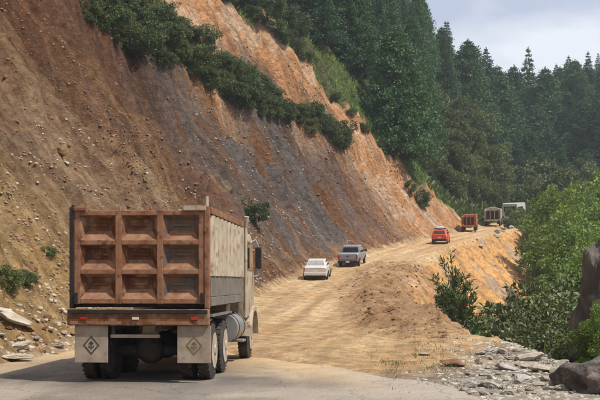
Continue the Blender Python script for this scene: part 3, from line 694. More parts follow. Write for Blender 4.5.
TREES['spiky0'] = (spiky_mesh(3), trunk_mesh(2.8, .05, 31, .01)); TREES['spiky1'] = (spiky_mesh(4, 24, 2.6), trunk_mesh(2.0, .05, 32, .02))
CN['spiky'] = 'narrow_shrub'; CT['spiky'] = 'shrub'
plant_up('spiky0', 453, 252, 47, 'tall narrow dark shrub with an upright leader against the orange bank', None, 3.4)
plant_up('spiky1', 464, 280, 45, 'shorter dark shrub right beside the tall narrow one', None, 2.6)
plant_up('spiky1', 446, 284, 49, 'dark shrub on the bank side of the tall narrow one', None, 2.6)

# grass: green blades on the valley side and weeds on the verge
def grass(name, pts, m, lo, hi, seed, asp=.12):
    rng = np.random.default_rng(seed); n = len(pts); U = np.tile([0, 0, 1.4], (n, 1)); 
    V_, F_ = leaves(np.asarray(pts, float), U, (lo + hi) / 2, rng, asp, 0); o = np_mesh(name, V_, F_, m); tag(o, kind='stuff'); return o
grass('valley_grass', rand_on(90000, 4.5, 34, 22, 110, lambda X, Y, q: (DR(X, Y) > 1.6 + 5.5 * ss(45, 60, Y)) & (q < .25 + .75 * (fbm(X * .5, Y * .5, 3, 2) > .45)) & (X < .34 * Y + 1), 31), M_brt, .25, .5, 32)
grass('verge_weeds', rand_on(9000, 1.5, 8, 15, 29, lambda X, Y, q: (q < ss(.54, .72, fbm(X * 1.6, Y * .9, 91, 4)) + .8 * ss(.3, 1.4, DR(X, Y))), 33), M_oliv, .04, .11, 34)
grass('hill_grass', rand_on(150000, -20, 40, 84, 165, lambda X, Y, q: (DL(X, Y) > cut_edge(Y) + .2) & (DL(X, Y) < cut_edge(Y) + 16) & (abs(X) < .33 * Y) & (X > -.15 * Y), 35), M_brt, .35, .6, 36)
grass('spur_scrub', rand_on(60000, 16, 50, 112, 205, lambda X, Y, q: (DL(X, Y) > cut_edge(Y) + .2) & (DL(X, Y) < cut_edge(Y) + 26) & (X > .09 * Y), 37), M_oliv, .5, .9, 38, .4)
grass('band_weeds', rand_on(120000, -26, 14, 52, 112, lambda X, Y, q: (DL(X, Y) > np.interp(Y, [50, 66, 81, 94, 109], [13, 11.3, 10.5, 9.2, 7.6]) + 2.4 * (fbm(X * .4, Y * .4, 95, 2) - .5)) & (DL(X, Y) < np.interp(Y, [50, 66, 81, 94, 109], [19, 16, 13.4, 10.6, 8.0]) + 3 * (fbm(X * .4, Y * .4, 96, 2) - .5)) & (q < .25 + ss(.45, .6, fbm(X * .6, Y * .6, 97, 2))), 43), M_shrub, .15, .32, 44, .25)
grass('talus_weeds', rand_on(14000, -14, -3, 20, 48, lambda X, Y, q: (DL(X, Y) > .2) & (DL(X, Y) < 5) & (q < ss(.55, .68, fbm(X * .7, Y * .4, 94, 3)) * .8), 39), M_dry, .10, .2, 40)
# ------------------------------------------------------------------ named rocks
px_rock('pale', 10, 322, 40, 'long pale tilted slab lying on the talus, cut by the left edge', flat=(1, .7, .42), rot=(.1, .35, .5), var=1)
px_rock('pale', 12, 362, 34, 'flat whitish slab on the asphalt edge at the far left', flat=(1, .8, .28), rot=(0, .05, .2), var=2, sink=0)
px_rock('pale', 16, 351, 24, 'pale broken slab propped behind the flat whitish one', flat=(1, .6, .4), rot=(.2, -.25, .3), var=3)
px_rock('pale', 58, 349, 15, 'small light stone at the slope toe beside the truck wheel', flat=(1, .7, .4), var=0)
px_rock('brown', 60, 160, 13, 'dark angular boulder stuck in the brown cut', flat=(1, .8, .9), var=4)
px_rock('pale', 66, 166, 8, 'light stone under the dark boulder in the brown cut', var=1)
px_rock('pale', 425, 356, 12, 'pale stone lying on the orange spoil', flat=(1, .6, .5), rot=(0, .1, 2.6), var=2)
px_rock('brown', 453, 367, 22, 'brown earthy boulder at the edge of the spoil', flat=(1, .8, .6), var=1)
px_rock('pale', 470, 376, 10, 'whitish stone in front of the brown boulder', flat=(1, .7, .5), var=3)
px_rock('pale', 481, 236 + 12, 6, 'pale stone on the crest of the far dirt bank', var=0)
px_rock('brown', 388, 312, 12, 'reddish clod on the eroded dirt bank', var=2)
def boulder(p, size, label, seed):
    from mathutils import noise
    bm = bmesh.new(); bmesh.ops.create_icosphere(bm, subdivisions=5, radius=.5)
    for v in bm.verts:
        q = v.co.normalized() * 1.3 + Vector((seed, 0, 0)); v.co *= 1 + .35 * noise.noise(q) + .14 * noise.noise(q * 2.7) + .07 * noise.noise(q * 7) - .10 * abs(noise.noise(q * 4))
    me = bpy.data.meshes.new('boulder'); bm.to_mesh(me); bm.free(); me.materials.append(M_dark); me.shade_smooth()
    o = bpy.data.objects.new('boulder', me); COL.objects.link(o); o.location = p; o.scale = size; tag(o, label, 'boulder')
boulder((5.15, 16.6, .02), (1.9, 1.7, 1.25), 'dark grey boulder cut by the bottom right corner', 3.1)
boulder((7.45, 24.5, ground(7.45, 24.5) + 1.5), (1.75, 2.2, 4.7), 'big dark rock standing at the right edge among the bushes', 8.4)
GR = 'grey stones heaped on the road edge'
rk = random.Random(3); placed = []
for i in range(700):
    u = rk.uniform(440, 572); v = rk.uniform(352, 398)
    if u < 482 + (v - 352) * -.5 or v < 352 + max(0, (u - 540)) * .7 or not free(u, v, 7.0, placed): continue
    placed.append((u, v)); w = 5 + 10 * rk.random() ** 1.8
    px_rock(rk.choice(['grey', 'pale', 'pale']), u, v, w, 'angular grey stone in the rubble heap beside the road', GR, flat=(1, rk.uniform(.6, .95), rk.uniform(.55, .85)))
for i, (u, v, w) in enumerate(((528, 361, 26), (506, 371, 22), (545, 372, 24), (520, 384, 26), (560, 366, 18), (492, 388, 20))):
    px_rock('pale' if i % 2 == 0 else 'grey', u, v, w, ('large pale block on top of the rubble heap', 'grey slab facing the road low in the rubble heap', 'broad light block under the flecked shrub', 'wide flat grey stone at the front of the heap', 'pale block beside the yellow green bush', 'grey slab at the near toe of the rubble heap')[i], flat=(1, .75, .5), var=i % 5)
for i in range(300):
    u = rk.uniform(2, 66); v = rk.uniform(322, 360)
    if not free(u, v, 7.5, placed): continue
    placed.append((u, v)); px_rock(rk.choice(['pale', 'grey', 'brown']), u, v, rk.uniform(4, 9), 'small stone in the loose rubble at the slope toe', 'loose stones at the toe of the slope')

# ------------------------------------------------------------------ vehicle materials
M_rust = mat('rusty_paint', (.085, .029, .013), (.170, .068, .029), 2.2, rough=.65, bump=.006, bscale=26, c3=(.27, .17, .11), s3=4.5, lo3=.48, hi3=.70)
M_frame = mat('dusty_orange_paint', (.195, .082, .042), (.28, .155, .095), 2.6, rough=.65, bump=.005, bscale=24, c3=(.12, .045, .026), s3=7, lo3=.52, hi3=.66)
M_sunlit_dust = mat('sunlit_dust', (.28, .16, .10), (.16, .072, .040), 6, rough=.9)  # dust on the lower bevels, with their sunlit brightness put into the colour
M_slate = mat('slate_worn_paint', (.065, .060, .060), (.12, .10, .088), 3, rough=.65, c3=(.19, .10, .06), s3=4.5, lo3=.42, hi3=.60)
M_side = mat('dusty_white_paint', (.46, .40, .32), (.34, .28, .21), 2, rough=.6, c3=(.22, .14, .09), s3=5, lo3=.52, hi3=.68)
M_sideg = mat('dusty_grey_paint', (.12, .11, .105), (.20, .17, .145), 3, rough=.6)
M_blk = mat('black_steel', (.014, .014, .016), (.03, .027, .025), 5, rough=.6)
M_und = mat('dusty_chassis', (.03, .028, .028), (.065, .055, .048), 6, rough=.8)
M_tyre = mat('tyre_rubber', (.022, .022, .023), (.07, .06, .052), 4, rough=.85)
M_rim = mat('pale_rim', (.52, .49, .45), (.28, .23, .19), 5, rough=.4, metal=.2)
M_flap = mat('dusty_flap', (.36, .30, .24), (.24, .19, .15), 3, rough=.8, c3=(.22, .17, .13), s3=6, lo3=.55, hi3=.75)
M_olv = mat('faded_olive_print', (.19, .15, .07), (.14, .11, .06), 8)
M_ink = mat('dark_print', (.045, .042, .04), (.075, .068, .06), 8)
M_red = mat('red_lens', (.30, .012, .01), (.42, .03, .02), 5, rough=.25, spec=.5)
M_lens = mat('pale_lens', (.72, .68, .62), (.55, .5, .45), 5, rough=.25, spec=.5)
M_chr = mat('dull_chrome', (.55, .55, .56), (.4, .39, .38), 5, rough=.25, metal=.9)
M_glass = mat('dark_glass', (.018, .02, .025), (.03, .033, .04), 4, rough=.08, spec=.6)
M_tank = mat('grey_tank_paint', (.20, .21, .23), (.30, .29, .28), 4, rough=.4, metal=.3)

def wheel(parent, x, y, r, w, side, name='wheel', dual=False, tread=True):
    n = 30
    def ty(x0):
        m = MB(); k = r
        prof = [(0, .60 * k), (.03, .88 * k), (w * .16, .985 * k), (w * .3, k), (w * .5, k * 1.0), (w * .7, k), (w * .84, .985 * k), (w - .03, .88 * k), (w, .60 * k)]
        m.lathe_x([(a + x0, b_) for a, b_ in prof], (0, 0, 0), n)
        if tread:
            for i in range(n):
                t = 2 * math.pi * i / n + .1
                for sx in (.27, .73):
                    m.box((x0 + w * sx, math.cos(t) * r * 1.003, math.sin(t) * r * 1.003), (w * .34, .055 * r * 2, .03 * r), rot=(t - math.pi / 2, 0, 0))
        return m
    wr = empty(name, (x, y, r), 0); wr.parent = parent
    m = ty(-w / 2)
    if dual: m2 = ty(-w / 2 - side * (w + .05)); m.add(m2.v, m2.f)
    m.build('tyre', M_tyre, wr, smooth=True)
    rm = MB(); s = side; x0 = s * w / 2
    rm.lathe_x([(x0 + s * .004, .62 * r), (x0 + s * .006, .56 * r), (x0 - s * .09, .50 * r), (x0 - s * .10, .30 * r), (x0 - s * .02, .24 * r), (x0 + s * .03, .15 * r), (x0 + s * .04, .02)], (0, 0, 0), n)
    for i in range(8):
        t = i * math.pi / 4; rm.tube((x0 - s * .10, math.cos(t) * .38 * r, math.sin(t) * .38 * r), (x0 - s * .07, math.cos(t) * .38 * r, math.sin(t) * .38 * r), .02, n=6)
    rm.build('rim', M_rim, wr, smooth=True)
    return wr

# ------------------------------------------------------------------ the dump truck
HD = math.atan(.0735)
T = empty('dump_truck', (-2.84, 18.0, 0.01), -HD)
tag(T, 'large rusty brown dump truck seen from behind, nine-pocket tailgate and dusty white ribbed side', 'dump truck')
# tailgate: frame bars, each pressed pocket a panel
tg = MB(); x0, x1, z0, z1 = -1.17, 1.17, 1.40, 3.06
vb = [x0 + .055 + i * (x1 - x0 - .11) / 3 for i in range(4)]; hb = [z0 + .05 + i * (z1 - z0 - .10) / 3 for i in range(4)]
for x in vb: tg.bb(x - .055, x + .055, .0, .10, z0, z1)
for i in range(3):
    for z in hb: tg.bb(vb[i] + .055, vb[i + 1] - .055, .003, .10, z - .045, z + .045)
gate = tg.build('tailgate', M_frame, T, bevel=.012)
for c in range(3):
    for r_ in range(3):
        a0, a1 = vb[c] + .055, vb[c + 1] - .055; b0, b1 = hb[r_] + .045, hb[r_ + 1] - .045; d = .15; i1, i2 = .11, .17
        m = MB(); v = [(a0, .02, b0), (a1, .02, b0), (a1, .02, b1), (a0, .02, b1), (a0 + i1, d, b0 + i2), (a1 - i1, d, b0 + i2), (a1 - i1, d, b1 - .07), (a0 + i1, d, b1 - .07)]
        m.add(v, [(4, 5, 6, 7), (0, 1, 5, 4), (1, 2, 6, 5), (2, 3, 7, 6), (3, 0, 4, 7)])
        zc = (b0 + b1) / 2 + .05
        m.bb(a0 + .16, a1 - .16, d - .03, d - .002, zc - .02, zc + .015)
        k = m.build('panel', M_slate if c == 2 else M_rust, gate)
        k.data.materials.append(M_sunlit_dust)
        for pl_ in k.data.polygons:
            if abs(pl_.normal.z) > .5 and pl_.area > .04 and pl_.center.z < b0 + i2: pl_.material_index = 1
        if c == 2: k['label'] = 'slate grey worn pocket'
# corner posts, hinges, latches
for sx, mt in ((-1, M_blk), (1, M_frame)):
    m = MB(); m.bb(sx * 1.21 - .04, sx * 1.21 + .04, -.02, .14, 1.32, 3.12); m.build('corner_post', mt, T, bevel=.01)
m = MB(); m.bb(.80, 1.19, -.05, .02, 3.045, 3.13); m.build('hinge_plate', M_side, T, bevel=.008)
m = MB(); m.bb(-1.17, -.95, -.04, .02, 3.05, 3.11); m.build('hinge_plate', M_rust, T, bevel=.008)
for sx in (-1, 1):
    m = MB(); m.tube((sx * 1.20, .05, 3.05), (sx * 1.20, .05, 3.30 if sx > 0 else 3.16), .035, .03); m.build('hinge_pin', M_side if sx > 0 else M_blk, T)
    m = MB(); m.bb(sx * 1.13 - .03, sx * 1.13 + .03, -.05, -.003, 1.42, 1.60); m.build('latch', M_blk, T, bevel=.006)
# bed walls, floor, headboard
m = MB(); BL = 4.55
m.bb(-1.20, 1.20, .16, BL, 1.34, 1.44); m.build('bed_floor', M_und, T)
for sx in (-1, 1):
    m = MB(); m.bb(sx * 1.19 - .03, sx * 1.19 + .03, .15, BL, 1.45, 3.02); sw = m.build('side_wall', M_sideg, T)
    m = MB(); m.bb(sx * 1.215 - .055, sx * 1.215 + .055, .15, BL + .05, 3.0, 3.12); m.build('top_rail', M_rust if sx < 0 else M_frame, sw, bevel=.01)
    m = MB(); m.bb(sx * 1.215 - .05, sx * 1.215 + .05, .15, BL, 1.36, 1.52); m.build('lower_rail', M_sideg, sw, bevel=.01)
    m = MB(); m.bb(sx * 1.235 - .013, sx * 1.235 + .013, .2, BL - .05, 1.53, 1.89); m.build('lower_panel', M_sideg, sw)
    for i in range(9):
        y = .45 + i * .5; m = MB(); xo = sx * 1.222
        m.add([(xo, y - .22, 1.9), (xo, y + .22, 1.9), (xo, y + .15, 2.98), (xo, y - .15, 2.98), (xo + sx * .05, y - .19, 1.9), (xo + sx * .05, y + .19, 1.9), (xo + sx * .05, y + .11, 2.98), (xo + sx * .05, y - .11, 2.98)],
              [(0, 1, 5, 4), (1, 2, 6, 5), (2, 3, 7, 6), (3, 0, 4, 7), (4, 5, 6, 7)])
        m.build('rib', M_side, sw)
m = MB(); m.bb(-1.2, 1.2, BL - .05, BL + .05, 1.45, 3.16); m.bb(-1.15, 1.15, BL + .05, BL + .9, 3.06, 3.12); m.build('headboard', M_side, T, bevel=.01)
# bumper beam
m = MB(); m.bb(-1.28, 1.25, -.06, .12, 1.02, 1.31); bm_ = m.build('rear_beam', M_rust, T, bevel=.02)
m = MB(); m.bb(-1.26, 1.23, -.09, -.062, 1.235, 1.30); m.build('beam_lip', M_blk, bm_, bevel=.006)
for x, mt, nm in ((-.98, M_red, 'tail_light'), (-.05, M_lens, 'plate_light'), (1.0, M_red, 'tail_light')):
    m = MB(); m.bb(x - .06, x + .06, -.085, -.062, 1.125, 1.17); m.build(nm, mt, bm_, bevel=.006)
m = MB(); m.bb(-1.22, -.30, -.064, -.0605, 1.04, 1.10); m.bb(.3, 1.2, -.064, -.0605, 1.04, 1.10); m.build('worn_strip', M_frame, bm_)
# mud flaps with the diamond emblem
for sx in (-1, 1):
    xc = -.86 if sx < 0 else .98; w = .60
    m = MB(); m.bb(xc - w / 2, xc + w / 2, .0, .02, .36, 1.02); fl = m.build('mud_flap', M_flap, T, bevel=.008)
    mt = M_ink if sx < 0 else M_olv; cz = .67; a = .155
    d = MB()
    for q in range(4):
        a0 = q * math.pi / 2; a1 = a0 + math.pi / 2; o1, o2 = a * 1.12, a * .86
        P = [(xc + math.sin(a0) * o1 * .86, -.004, cz + math.cos(a0) * o1), (xc + math.sin(a1) * o1 * .86, -.004, cz + math.cos(a1) * o1), (xc + math.sin(a1) * o2 * .86, -.004, cz + math.cos(a1) * o2), (xc + math.sin(a0) * o2 * .86, -.004, cz + math.cos(a0) * o2)]
        d.add(P, [(0, 1, 2, 3)])
    # the figure in the diamond: an arrow-like mark over a bar
    d.add([(xc - .012, -.004, cz - .07), (xc + .012, -.004, cz - .07), (xc + .012, -.004, cz + .02), (xc - .012, -.004, cz + .02)], [(0, 1, 2, 3)])
    d.add([(xc - .05, -.004, cz + .015), (xc + .05, -.004, cz + .015), (xc + .03, -.004, cz + .055), (xc, -.004, cz + .075), (xc - .03, -.004, cz + .055)], [(0, 1, 2, 3, 4)])
    d.add([(xc - .055, -.004, cz - .03), (xc - .02, -.004, cz - .055), (xc - .02, -.004, cz - .03), (xc - .045, -.004, cz)], [(0, 1, 2, 3)])
    d.add([(xc + .055, -.004, cz - .03), (xc + .02, -.004, cz - .055), (xc + .02, -.004, cz - .03), (xc + .045, -.004, cz)], [(0, 1, 2, 3)])
    d.build('emblem', mt, fl)
# chassis, axles, drive line
m = MB()
for sx in (-1, 1): m.bb(sx * .42 - .05, sx * .42 + .05, .12, 7.4, .95, 1.25)
for y in (.2, 1.6, 3.2, 4.8): m.bb(-.37, .37, y, y + .12, 1.0, 1.2)
m.build('chassis', M_und, T, bevel=.01)
m = MB(); m.bb(-.52, .36, .02, .10, .80, .86); m.build('light_bar', M_flap, T, bevel=.01)
m = MB(); m.bb(-.50, -.44, .03, .09, .86, 1.02); m.bb(.28, .34, .03, .09, .86, 1.02); m.build('bracket', M_und, T)
R_ = .53
for y in (.95, 2.32):
    m = MB(); m.tube((-.95, y, R_), (.95, y, R_), .10, n=12); m.lathe_x([(-.26, .10), (-.2, .2), (-.08, .27), (.08, .27), (.2, .2), (.26, .10)], (0, y, R_ + .02), 18)
    m.bb(-.75, -.60, y - .5, y + .5, .62, .72); m.bb(.60, .75, y - .5, y + .5, .62, .72); m.build('axle', M_und, T, smooth=True)
    for sx in (-1, 1): wheel(T, sx * 1.06, y, R_, .27, sx, dual=True)
for sx in (-1, 1): wheel(T, sx * 1.10, 6.15, R_, .28, sx)
m = MB(); m.tube((-.9, 6.15, R_), (.9, 6.15, R_), .07); m.tube((0, 2.5, .75), (0, 5, .85), .06); m.build('front_axle', M_und, T)
for sx in (-1, 1):   # wheel guards over the tandem
    m = MB(); m.bb(sx * .98 - .26, sx * .98 + .26, .5, 2.9, 1.16, 1.20); m.build('mudguard', M_sideg, T)
m = MB(); m.tube((1.0, 3.35, .82), (1.0, 4.75, .82), .30, n=20); tk = m.build('fuel_tank', M_tank, T, smooth=True)
for y in (3.6, 4.5): m = MB(); m.tube((1.0, y, .82), (1.0, y + .06, .82), .308, n=20); m.build('tank_strap', M_blk, tk)
m = MB(); m.bb(.85, 1.22, 4.85, 5.35, .45, .50); m.bb(.85, 1.22, 4.85, 5.35, .78, .82); m.bb(.85, .9, 4.85, 5.35, .45, 1.1); m.build('step', M_tank, T, bevel=.01)
m = MB(); m.tube((-1.0, 3.35, .82), (-1.0, 4.75, .82), .30, n=20); m.build('fuel_tank', M_tank, T, smooth=True)
# cab, bonnet
m = MB(); m.prism_x([(4.85, 1.0), (6.35, 1.0), (6.35, 1.95), (6.05, 2.78), (5.75, 2.9), (4.95, 2.9), (4.85, 2.8)], -1.28, 1.28); cab = m.build('cab', M_side, T, bevel=.05, smooth=True)
m = MB(); m.bb(-.8, .8, 4.83, 4.848, 2.15, 2.65); m.build('rear_window', M_glass, cab)
for sx in (-1, 1):
    m = MB(); m.prism_x([(5.1, 2.05), (6.2, 2.05), (5.98, 2.68), (5.1, 2.72)], sx * 1.283, sx * 1.29); m.build('side_window', M_glass, cab)
m = MB(); m.prism_x([(6.3, .95), (7.9, .8), (8.0, 1.3), (7.85, 1.62), (6.3, 1.9)], -.62, .62); m.build('bonnet', M_side, T, bevel=.05, smooth=True)
for sx in (-1, 1):
    m = MB(); arc = [(6.15 + math.cos(t) * .72, .55 + math.sin(t) * .68) for t in np.linspace(0.0, math.pi, 9)]; inn = [(6.15 + math.cos(t) * .62, .55 + math.sin(t) * .58) for t in np.linspace(math.pi, 0.0, 9)]
    lo_, hi_ = sorted((sx * .64, sx * 1.34)); pl = arc + inn
    n = 9; vs = [(lo_, y, z) for y, z in arc] + [(hi_, y, z) for y, z in arc] + [(lo_, y, z) for y, z in inn[::-1]] + [(hi_, y, z) for y, z in inn[::-1]]
    fs = []
    for i in range(n - 1): fs += [(i, i + 1, n + i + 1, n + i), (2 * n + i, 3 * n + i, 3 * n + i + 1, 2 * n + i + 1), (n + i, n + i + 1, 3 * n + i + 1, 3 * n + i), (i, 2 * n + i, 2 * n + i + 1, i + 1)]
    fs += [(0, n, 3 * n, 2 * n), (n - 1, 3 * n - 1, 4 * n - 1, 2 * n - 1)]
    m.add(vs, fs); m.build('fender', M_side, T, smooth=False)
    arm = MB(); arm.tube((sx * 1.26, 5.95, 2.72), (sx * 1.36, 6.02, 2.78), .018); arm.tube((sx * 1.36, 6.02, 2.78), (sx * 1.43, 6.02, 2.62), .018); arm.tube((sx * 1.43, 6.02, 2.62), (sx * 1.43, 6.02, 1.95), .018); arm.tube((sx * 1.43, 6.02, 1.95), (sx * 1.26, 5.95, 1.90), .018)
    ar = arm.build('mirror_arm', M_chr, T)
    m = MB(); m.bb(sx * 1.43 - .07, sx * 1.43 + .07, 5.96, 6.06, 2.10, 2.60); m.build('mirror', M_blk, ar, bevel=.02)
m = MB(); m.tube((1.29, 4.72, 1.0), (1.29, 4.72, 3.02), .042, n=14); m.tube((1.29, 4.72, 3.02), (1.32, 4.68, 3.24), .05, .06, n=14); m.build('exhaust_stack', M_side, T, smooth=True)
m = MB(); m.bb(1.20, 1.26, 4.70, 4.74, 1.2, 1.3); m.build('stack_guard', M_side, T)

# ------------------------------------------------------------------ cars
def heading(Y): return -math.atan((float(XT(Y + 3)) + float(XO(Y + 3)) - float(XT(Y - 3)) - float(XO(Y - 3))) / 12 / 1.0 * 1.0)
def pitch(Y): return math.atan((float(ZR(Y + 2)) - float(ZR(Y - 2))) / 4)
def road_empty(name, x, y, hd=None):
    e = empty(name, (x, y, float(ZR(y)) + .05)); e.rotation_mode = 'XYZ'
    M_ = Matrix.Rotation(hd if hd is not None else heading(y), 4, 'Z') @ Matrix.Rotation(pitch(y), 4, 'X')
    e.rotation_euler = M_.to_euler(); return e
def paint(name, c, dust=.35):
    d = tuple(.5 * a + .5 * b_ for a, b_ in zip(c, (.40, .30, .2)))
    return mat(name, c, tuple(a * (1 - dust) + b_ * dust for a, b_ in zip(c, d)), 1.5, rough=.35, spec=.5)
def loft_body(secs, name, m, parent, bevel=.0, smooth=True):
    """secs: (y, half width bottom, half width top, z bottom, z top)"""
    mb = MB(); vs = []; 
    for y, wb, wt, zb, zt in secs:
        zm = zb + (zt - zb) * .45
        vs += [(-wb * .93, y, zb), (wb * .93, y, zb), (wb, y, zm), (wt, y, zt - .05), (wt * .93, y, zt), (-wt * .93, y, zt), (-wt, y, zt - .05), (-wb, y, zm)]
    fs = []; k = 8
    for i in range(len(secs) - 1):
        for j in range(k): fs.append((i * k + j, i * k + (j + 1) % k, (i + 1) * k + (j + 1) % k, (i + 1) * k + j))
    fs += [tuple(range(k))[::-1], tuple(range((len(secs) - 1) * k, len(secs) * k))]
    mb.add(vs, fs); return mb.build(name, m, parent, bevel=bevel, smooth=smooth)
def sedan(e, P):
    b = loft_body([(0, .74, .70, .38, .92), (.12, .84, .80, .28, 1.00), (.9, .87, .82, .22, 1.02), (2.3, .88, .83, .22, .98), (3.3, .87, .81, .22, .95), (4.2, .83, .76, .26, .82), (4.45, .70, .66, .34, .68)], 'body', P, e)
    loft_body([(.55, .74, .70, .96, 1.0), (1.15, .74, .60, .96, 1.40), (1.7, .74, .61, .96, 1.46), (2.5, .74, .61, .96, 1.44), (3.35, .74, .68, .93, .97)], 'cabin', P, b)
    m = MB(); m.add([(-.60, .66, 1.04), (.60, .66, 1.04), (.52, 1.13, 1.375), (-.52, 1.13, 1.375)], [(0, 1, 2, 3)]); m.v = [(x, y - .03, z + .02) for x, y, z in m.v]; m.build('rear_window', M_glass_pale, e)
    for sx in (-1, 1):
        m = MB(); m.add([(sx * .775, 1.0, 1.0), (sx * .775, 3.1, 1.0), (sx * .66, 2.5, 1.38), (sx * .65, 1.25, 1.38)], [(0, 1, 2, 3)]); m.build('side_window', M_glass, e)
        m = MB(); m.bb(sx * .66 - .13, sx * .66 + .13, .015, .1, .72, .86); m.build('tail_light', M_red, e, bevel=.02)
        for y in (.85, 3.5): wheel(e, sx * .78, y, .31, .19, sx, tread=False)
        m = MB(); m.bb(sx * .93 - .08, sx * .93 + .08, 3.0, 3.1, .98, 1.10); m.build('mirror', P, e, bevel=.02)
    m = MB(); m.bb(-.80, .80, -.05, .10, .36, .58); m.build('bumper', P, e, bevel=.04)
    m = MB(); m.bb(-.72, .72, -.03, .06, .26, .35); m.build('valance', M_blk, e, bevel=.02)
    m = MB(); m.bb(-.17, .17, -.006, .03, .62, .74); m.build('number_plate', M_lens, e)
    m = MB(); m.bb(-.45, .45, .0, .03, .88, .91); m.build('trim_strip', M_blk, e)
def car_trim(e, hw, y0, y1, ax, wr, zb):
    for sx in (-1, 1):
        for y in ax:
            m = MB(); n = 10; pts = [(y + math.cos(t) * (wr + .07), wr + math.sin(t) * (wr + .07)) for t in np.linspace(0, math.pi, n)]
            m.prism_x(pts, sx * (hw - .02), sx * (hw + .012)); m.build('wheel_arch', M_blk, e)
        for y in (y0, y1):
            m = MB(); m.bb(sx * hw - .008, sx * hw + .008, y, y + .02, zb, .95); m.build('door_seam', M_blk, e)
M_glass_pale = mat('pale_glass', (.20, .20, .215), (.30, .29, .29), 2, rough=.15, spec=.6)  # rear glass, a paler grey than the other windows
P_white = paint('silver_white_paint', (.50, .48, .45), .3); P_silver = paint('grey_blue_paint', (.22, .23, .26), .25); P_red = paint('orange_red_paint', (.55, .07, .025), .15)
c1 = road_empty('sedan', .97, 65.5, -HD * 1.3); tag(c1, 'small white dusty sedan driving uphill on the dirt road', 'car'); sedan(c1, P_white); car_trim(c1, .885, 1.5, 2.4, (.85, 3.5), .31, .35); c1.scale = (.92, .92, .88)
# double cab pickup
c2 = road_empty('pickup', 3.6, 76.6, heading(78) * .8); car_trim(c2, .905, 1.9, 2.9, (1.0, 4.25), .37, .55); c2.scale = (.87, .87, .86); tag(c2, 'silver grey double cab pickup ahead of the white sedan', 'pickup truck')
b = loft_body([(0, .86, .84, .55, 1.12), (.06, .90, .88, .50, 1.16), (1.5, .90, .88, .48, 1.16), (3.8, .91, .87, .46, 1.12), (5.0, .88, .80, .5, 1.05), (5.25, .78, .74, .55, .9)], 'body', P_silver, c2)
cb = loft_body([(1.55, .85, .82, 1.1, 1.12), (1.68, .85, .72, 1.1, 1.72), (2.2, .85, .72, 1.1, 1.78), (3.2, .85, .72, 1.1, 1.76), (4.1, .84, .80, 1.08, 1.12)], 'cabin', P_silver, b)
m = MB(); m.add([(-.70, 1.53, 1.22), (.70, 1.53, 1.22), (.62, 1.61, 1.62), (-.62, 1.61, 1.62)], [(0, 1, 2, 3)]); m.build('rear_window', M_glass, c2)
m = MB(); m.bb(-.66, .66, -.02, .0, .66, 1.08); tgp = m.build('tailgate', P_silver, c2, bevel=.01)
m = MB(); m.bb(-.12, .12, -.035, -.02, .92, .98); m.build('handle', M_blk, tgp)
m = MB(); m.bb(-.88, .88, -.16, .04, .36, .54); m.build('bumper', M_blk, c2, bevel=.03)
m = MB(); m.bb(-.17, .17, -.175, -.16, .40, .52); m.build('number_plate', M_lens, c2)
m = MB(); m.bb(-.6, .6, .3, 4.6, .34, .5); m.build('chassis', M_und, c2)
for sx in (-1, 1):
    m = MB(); m.bb(sx * .79 - .07, sx * .79 + .07, -.015, .05, .66, 1.02); m.build('tail_light', M_red, c2, bevel=.02)
    m = MB(); m.add([(sx * .862, 1.8, 1.18), (sx * .862, 3.85, 1.16), (sx * .76, 3.2, 1.64), (sx * .755, 1.85, 1.66)], [(0, 1, 2, 3)]); m.build('side_window', M_glass, c2)
    m = MB(); m.bb(sx * 1.02 - .11, sx * 1.02 + .11, 3.6, 3.72, 1.12, 1.32); m.build('mirror', M_blk, c2, bevel=.02)
    for y in (1.0, 4.25): wheel(c2, sx * .80, y, .37, .24, sx, tread=False)
# red car
c3 = road_empty('small_car', 14.0, 102.5, heading(102) * .75); tag(c3, 'small orange red car with a pale load on its roof, alone on the bend', 'car')
b = loft_body([(0, .70, .66, .36, .95), (.15, .80, .76, .28, 1.02), (1.0, .82, .78, .24, 1.0), (2.6, .82, .78, .24, .95), (3.5, .78, .7, .3, .82), (3.7, .66, .6, .36, .66)], 'body', P_red, c3)
loft_body([(.08, .72, .66, .95, 1.0), (.35, .72, .60, .95, 1.40), (1.0, .72, .62, .95, 1.48), (2.0, .72, .60, .95, 1.44), (2.8, .72, .66, .92, .96)], 'cabin', P_red, b)
m = MB(); m.add([(-.56, .10, 1.06), (.56, .10, 1.06), (.48, .29, 1.36), (-.48, .29, 1.36)], [(0, 1, 2, 3)]); m.v = [(x, y - .03, z) for x, y, z in m.v]; m.build('rear_window', M_glass, c3)
m = MB(); m.bb(-.74, .74, -.08, .08, .34, .52); m.build('bumper', M_blk, c3, bevel=.03)
m = MB(); m.bb(-.15, .15, -.02, .03, .6, .72); m.build('number_plate', M_lens, c3)
m = MB()
for y in (.7, 1.7):
    m.bb(-.6, .6, y, y + .05, 1.49, 1.54)
m.build('roof_rack', M_blk, c3)
for sx in (-1, 1):
    m = MB(); m.bb(sx * .66 - .1, sx * .66 + .1, .02, .12, .70, .92); m.build('tail_light', M_lens if sx > 0 else M_red, c3, bevel=.02)  # right lens pale: a reflected glint put into its colour
    m = MB(); m.add([(sx * .76, .6, 1.02), (sx * .76, 2.5, 1.0), (sx * .64, 2.0, 1.38), (sx * .65, .7, 1.38)], [(0, 1, 2, 3)]); m.build('side_window', M_glass, c3)
    for y in (.75, 3.0): wheel(c3, sx * .72, y, .29, .18, sx, tread=False)
m = MB(); m.box((0, 1.2, 1.64), (.7, 1.0, .2), taper=(.85, .85)); ld = m.build('roof_bundle', P_white, None, bevel=.05); ld.matrix_world = c3.matrix_basis.copy(); tag(ld, 'pale bundle tied on the roof of the small red car', 'bundle')

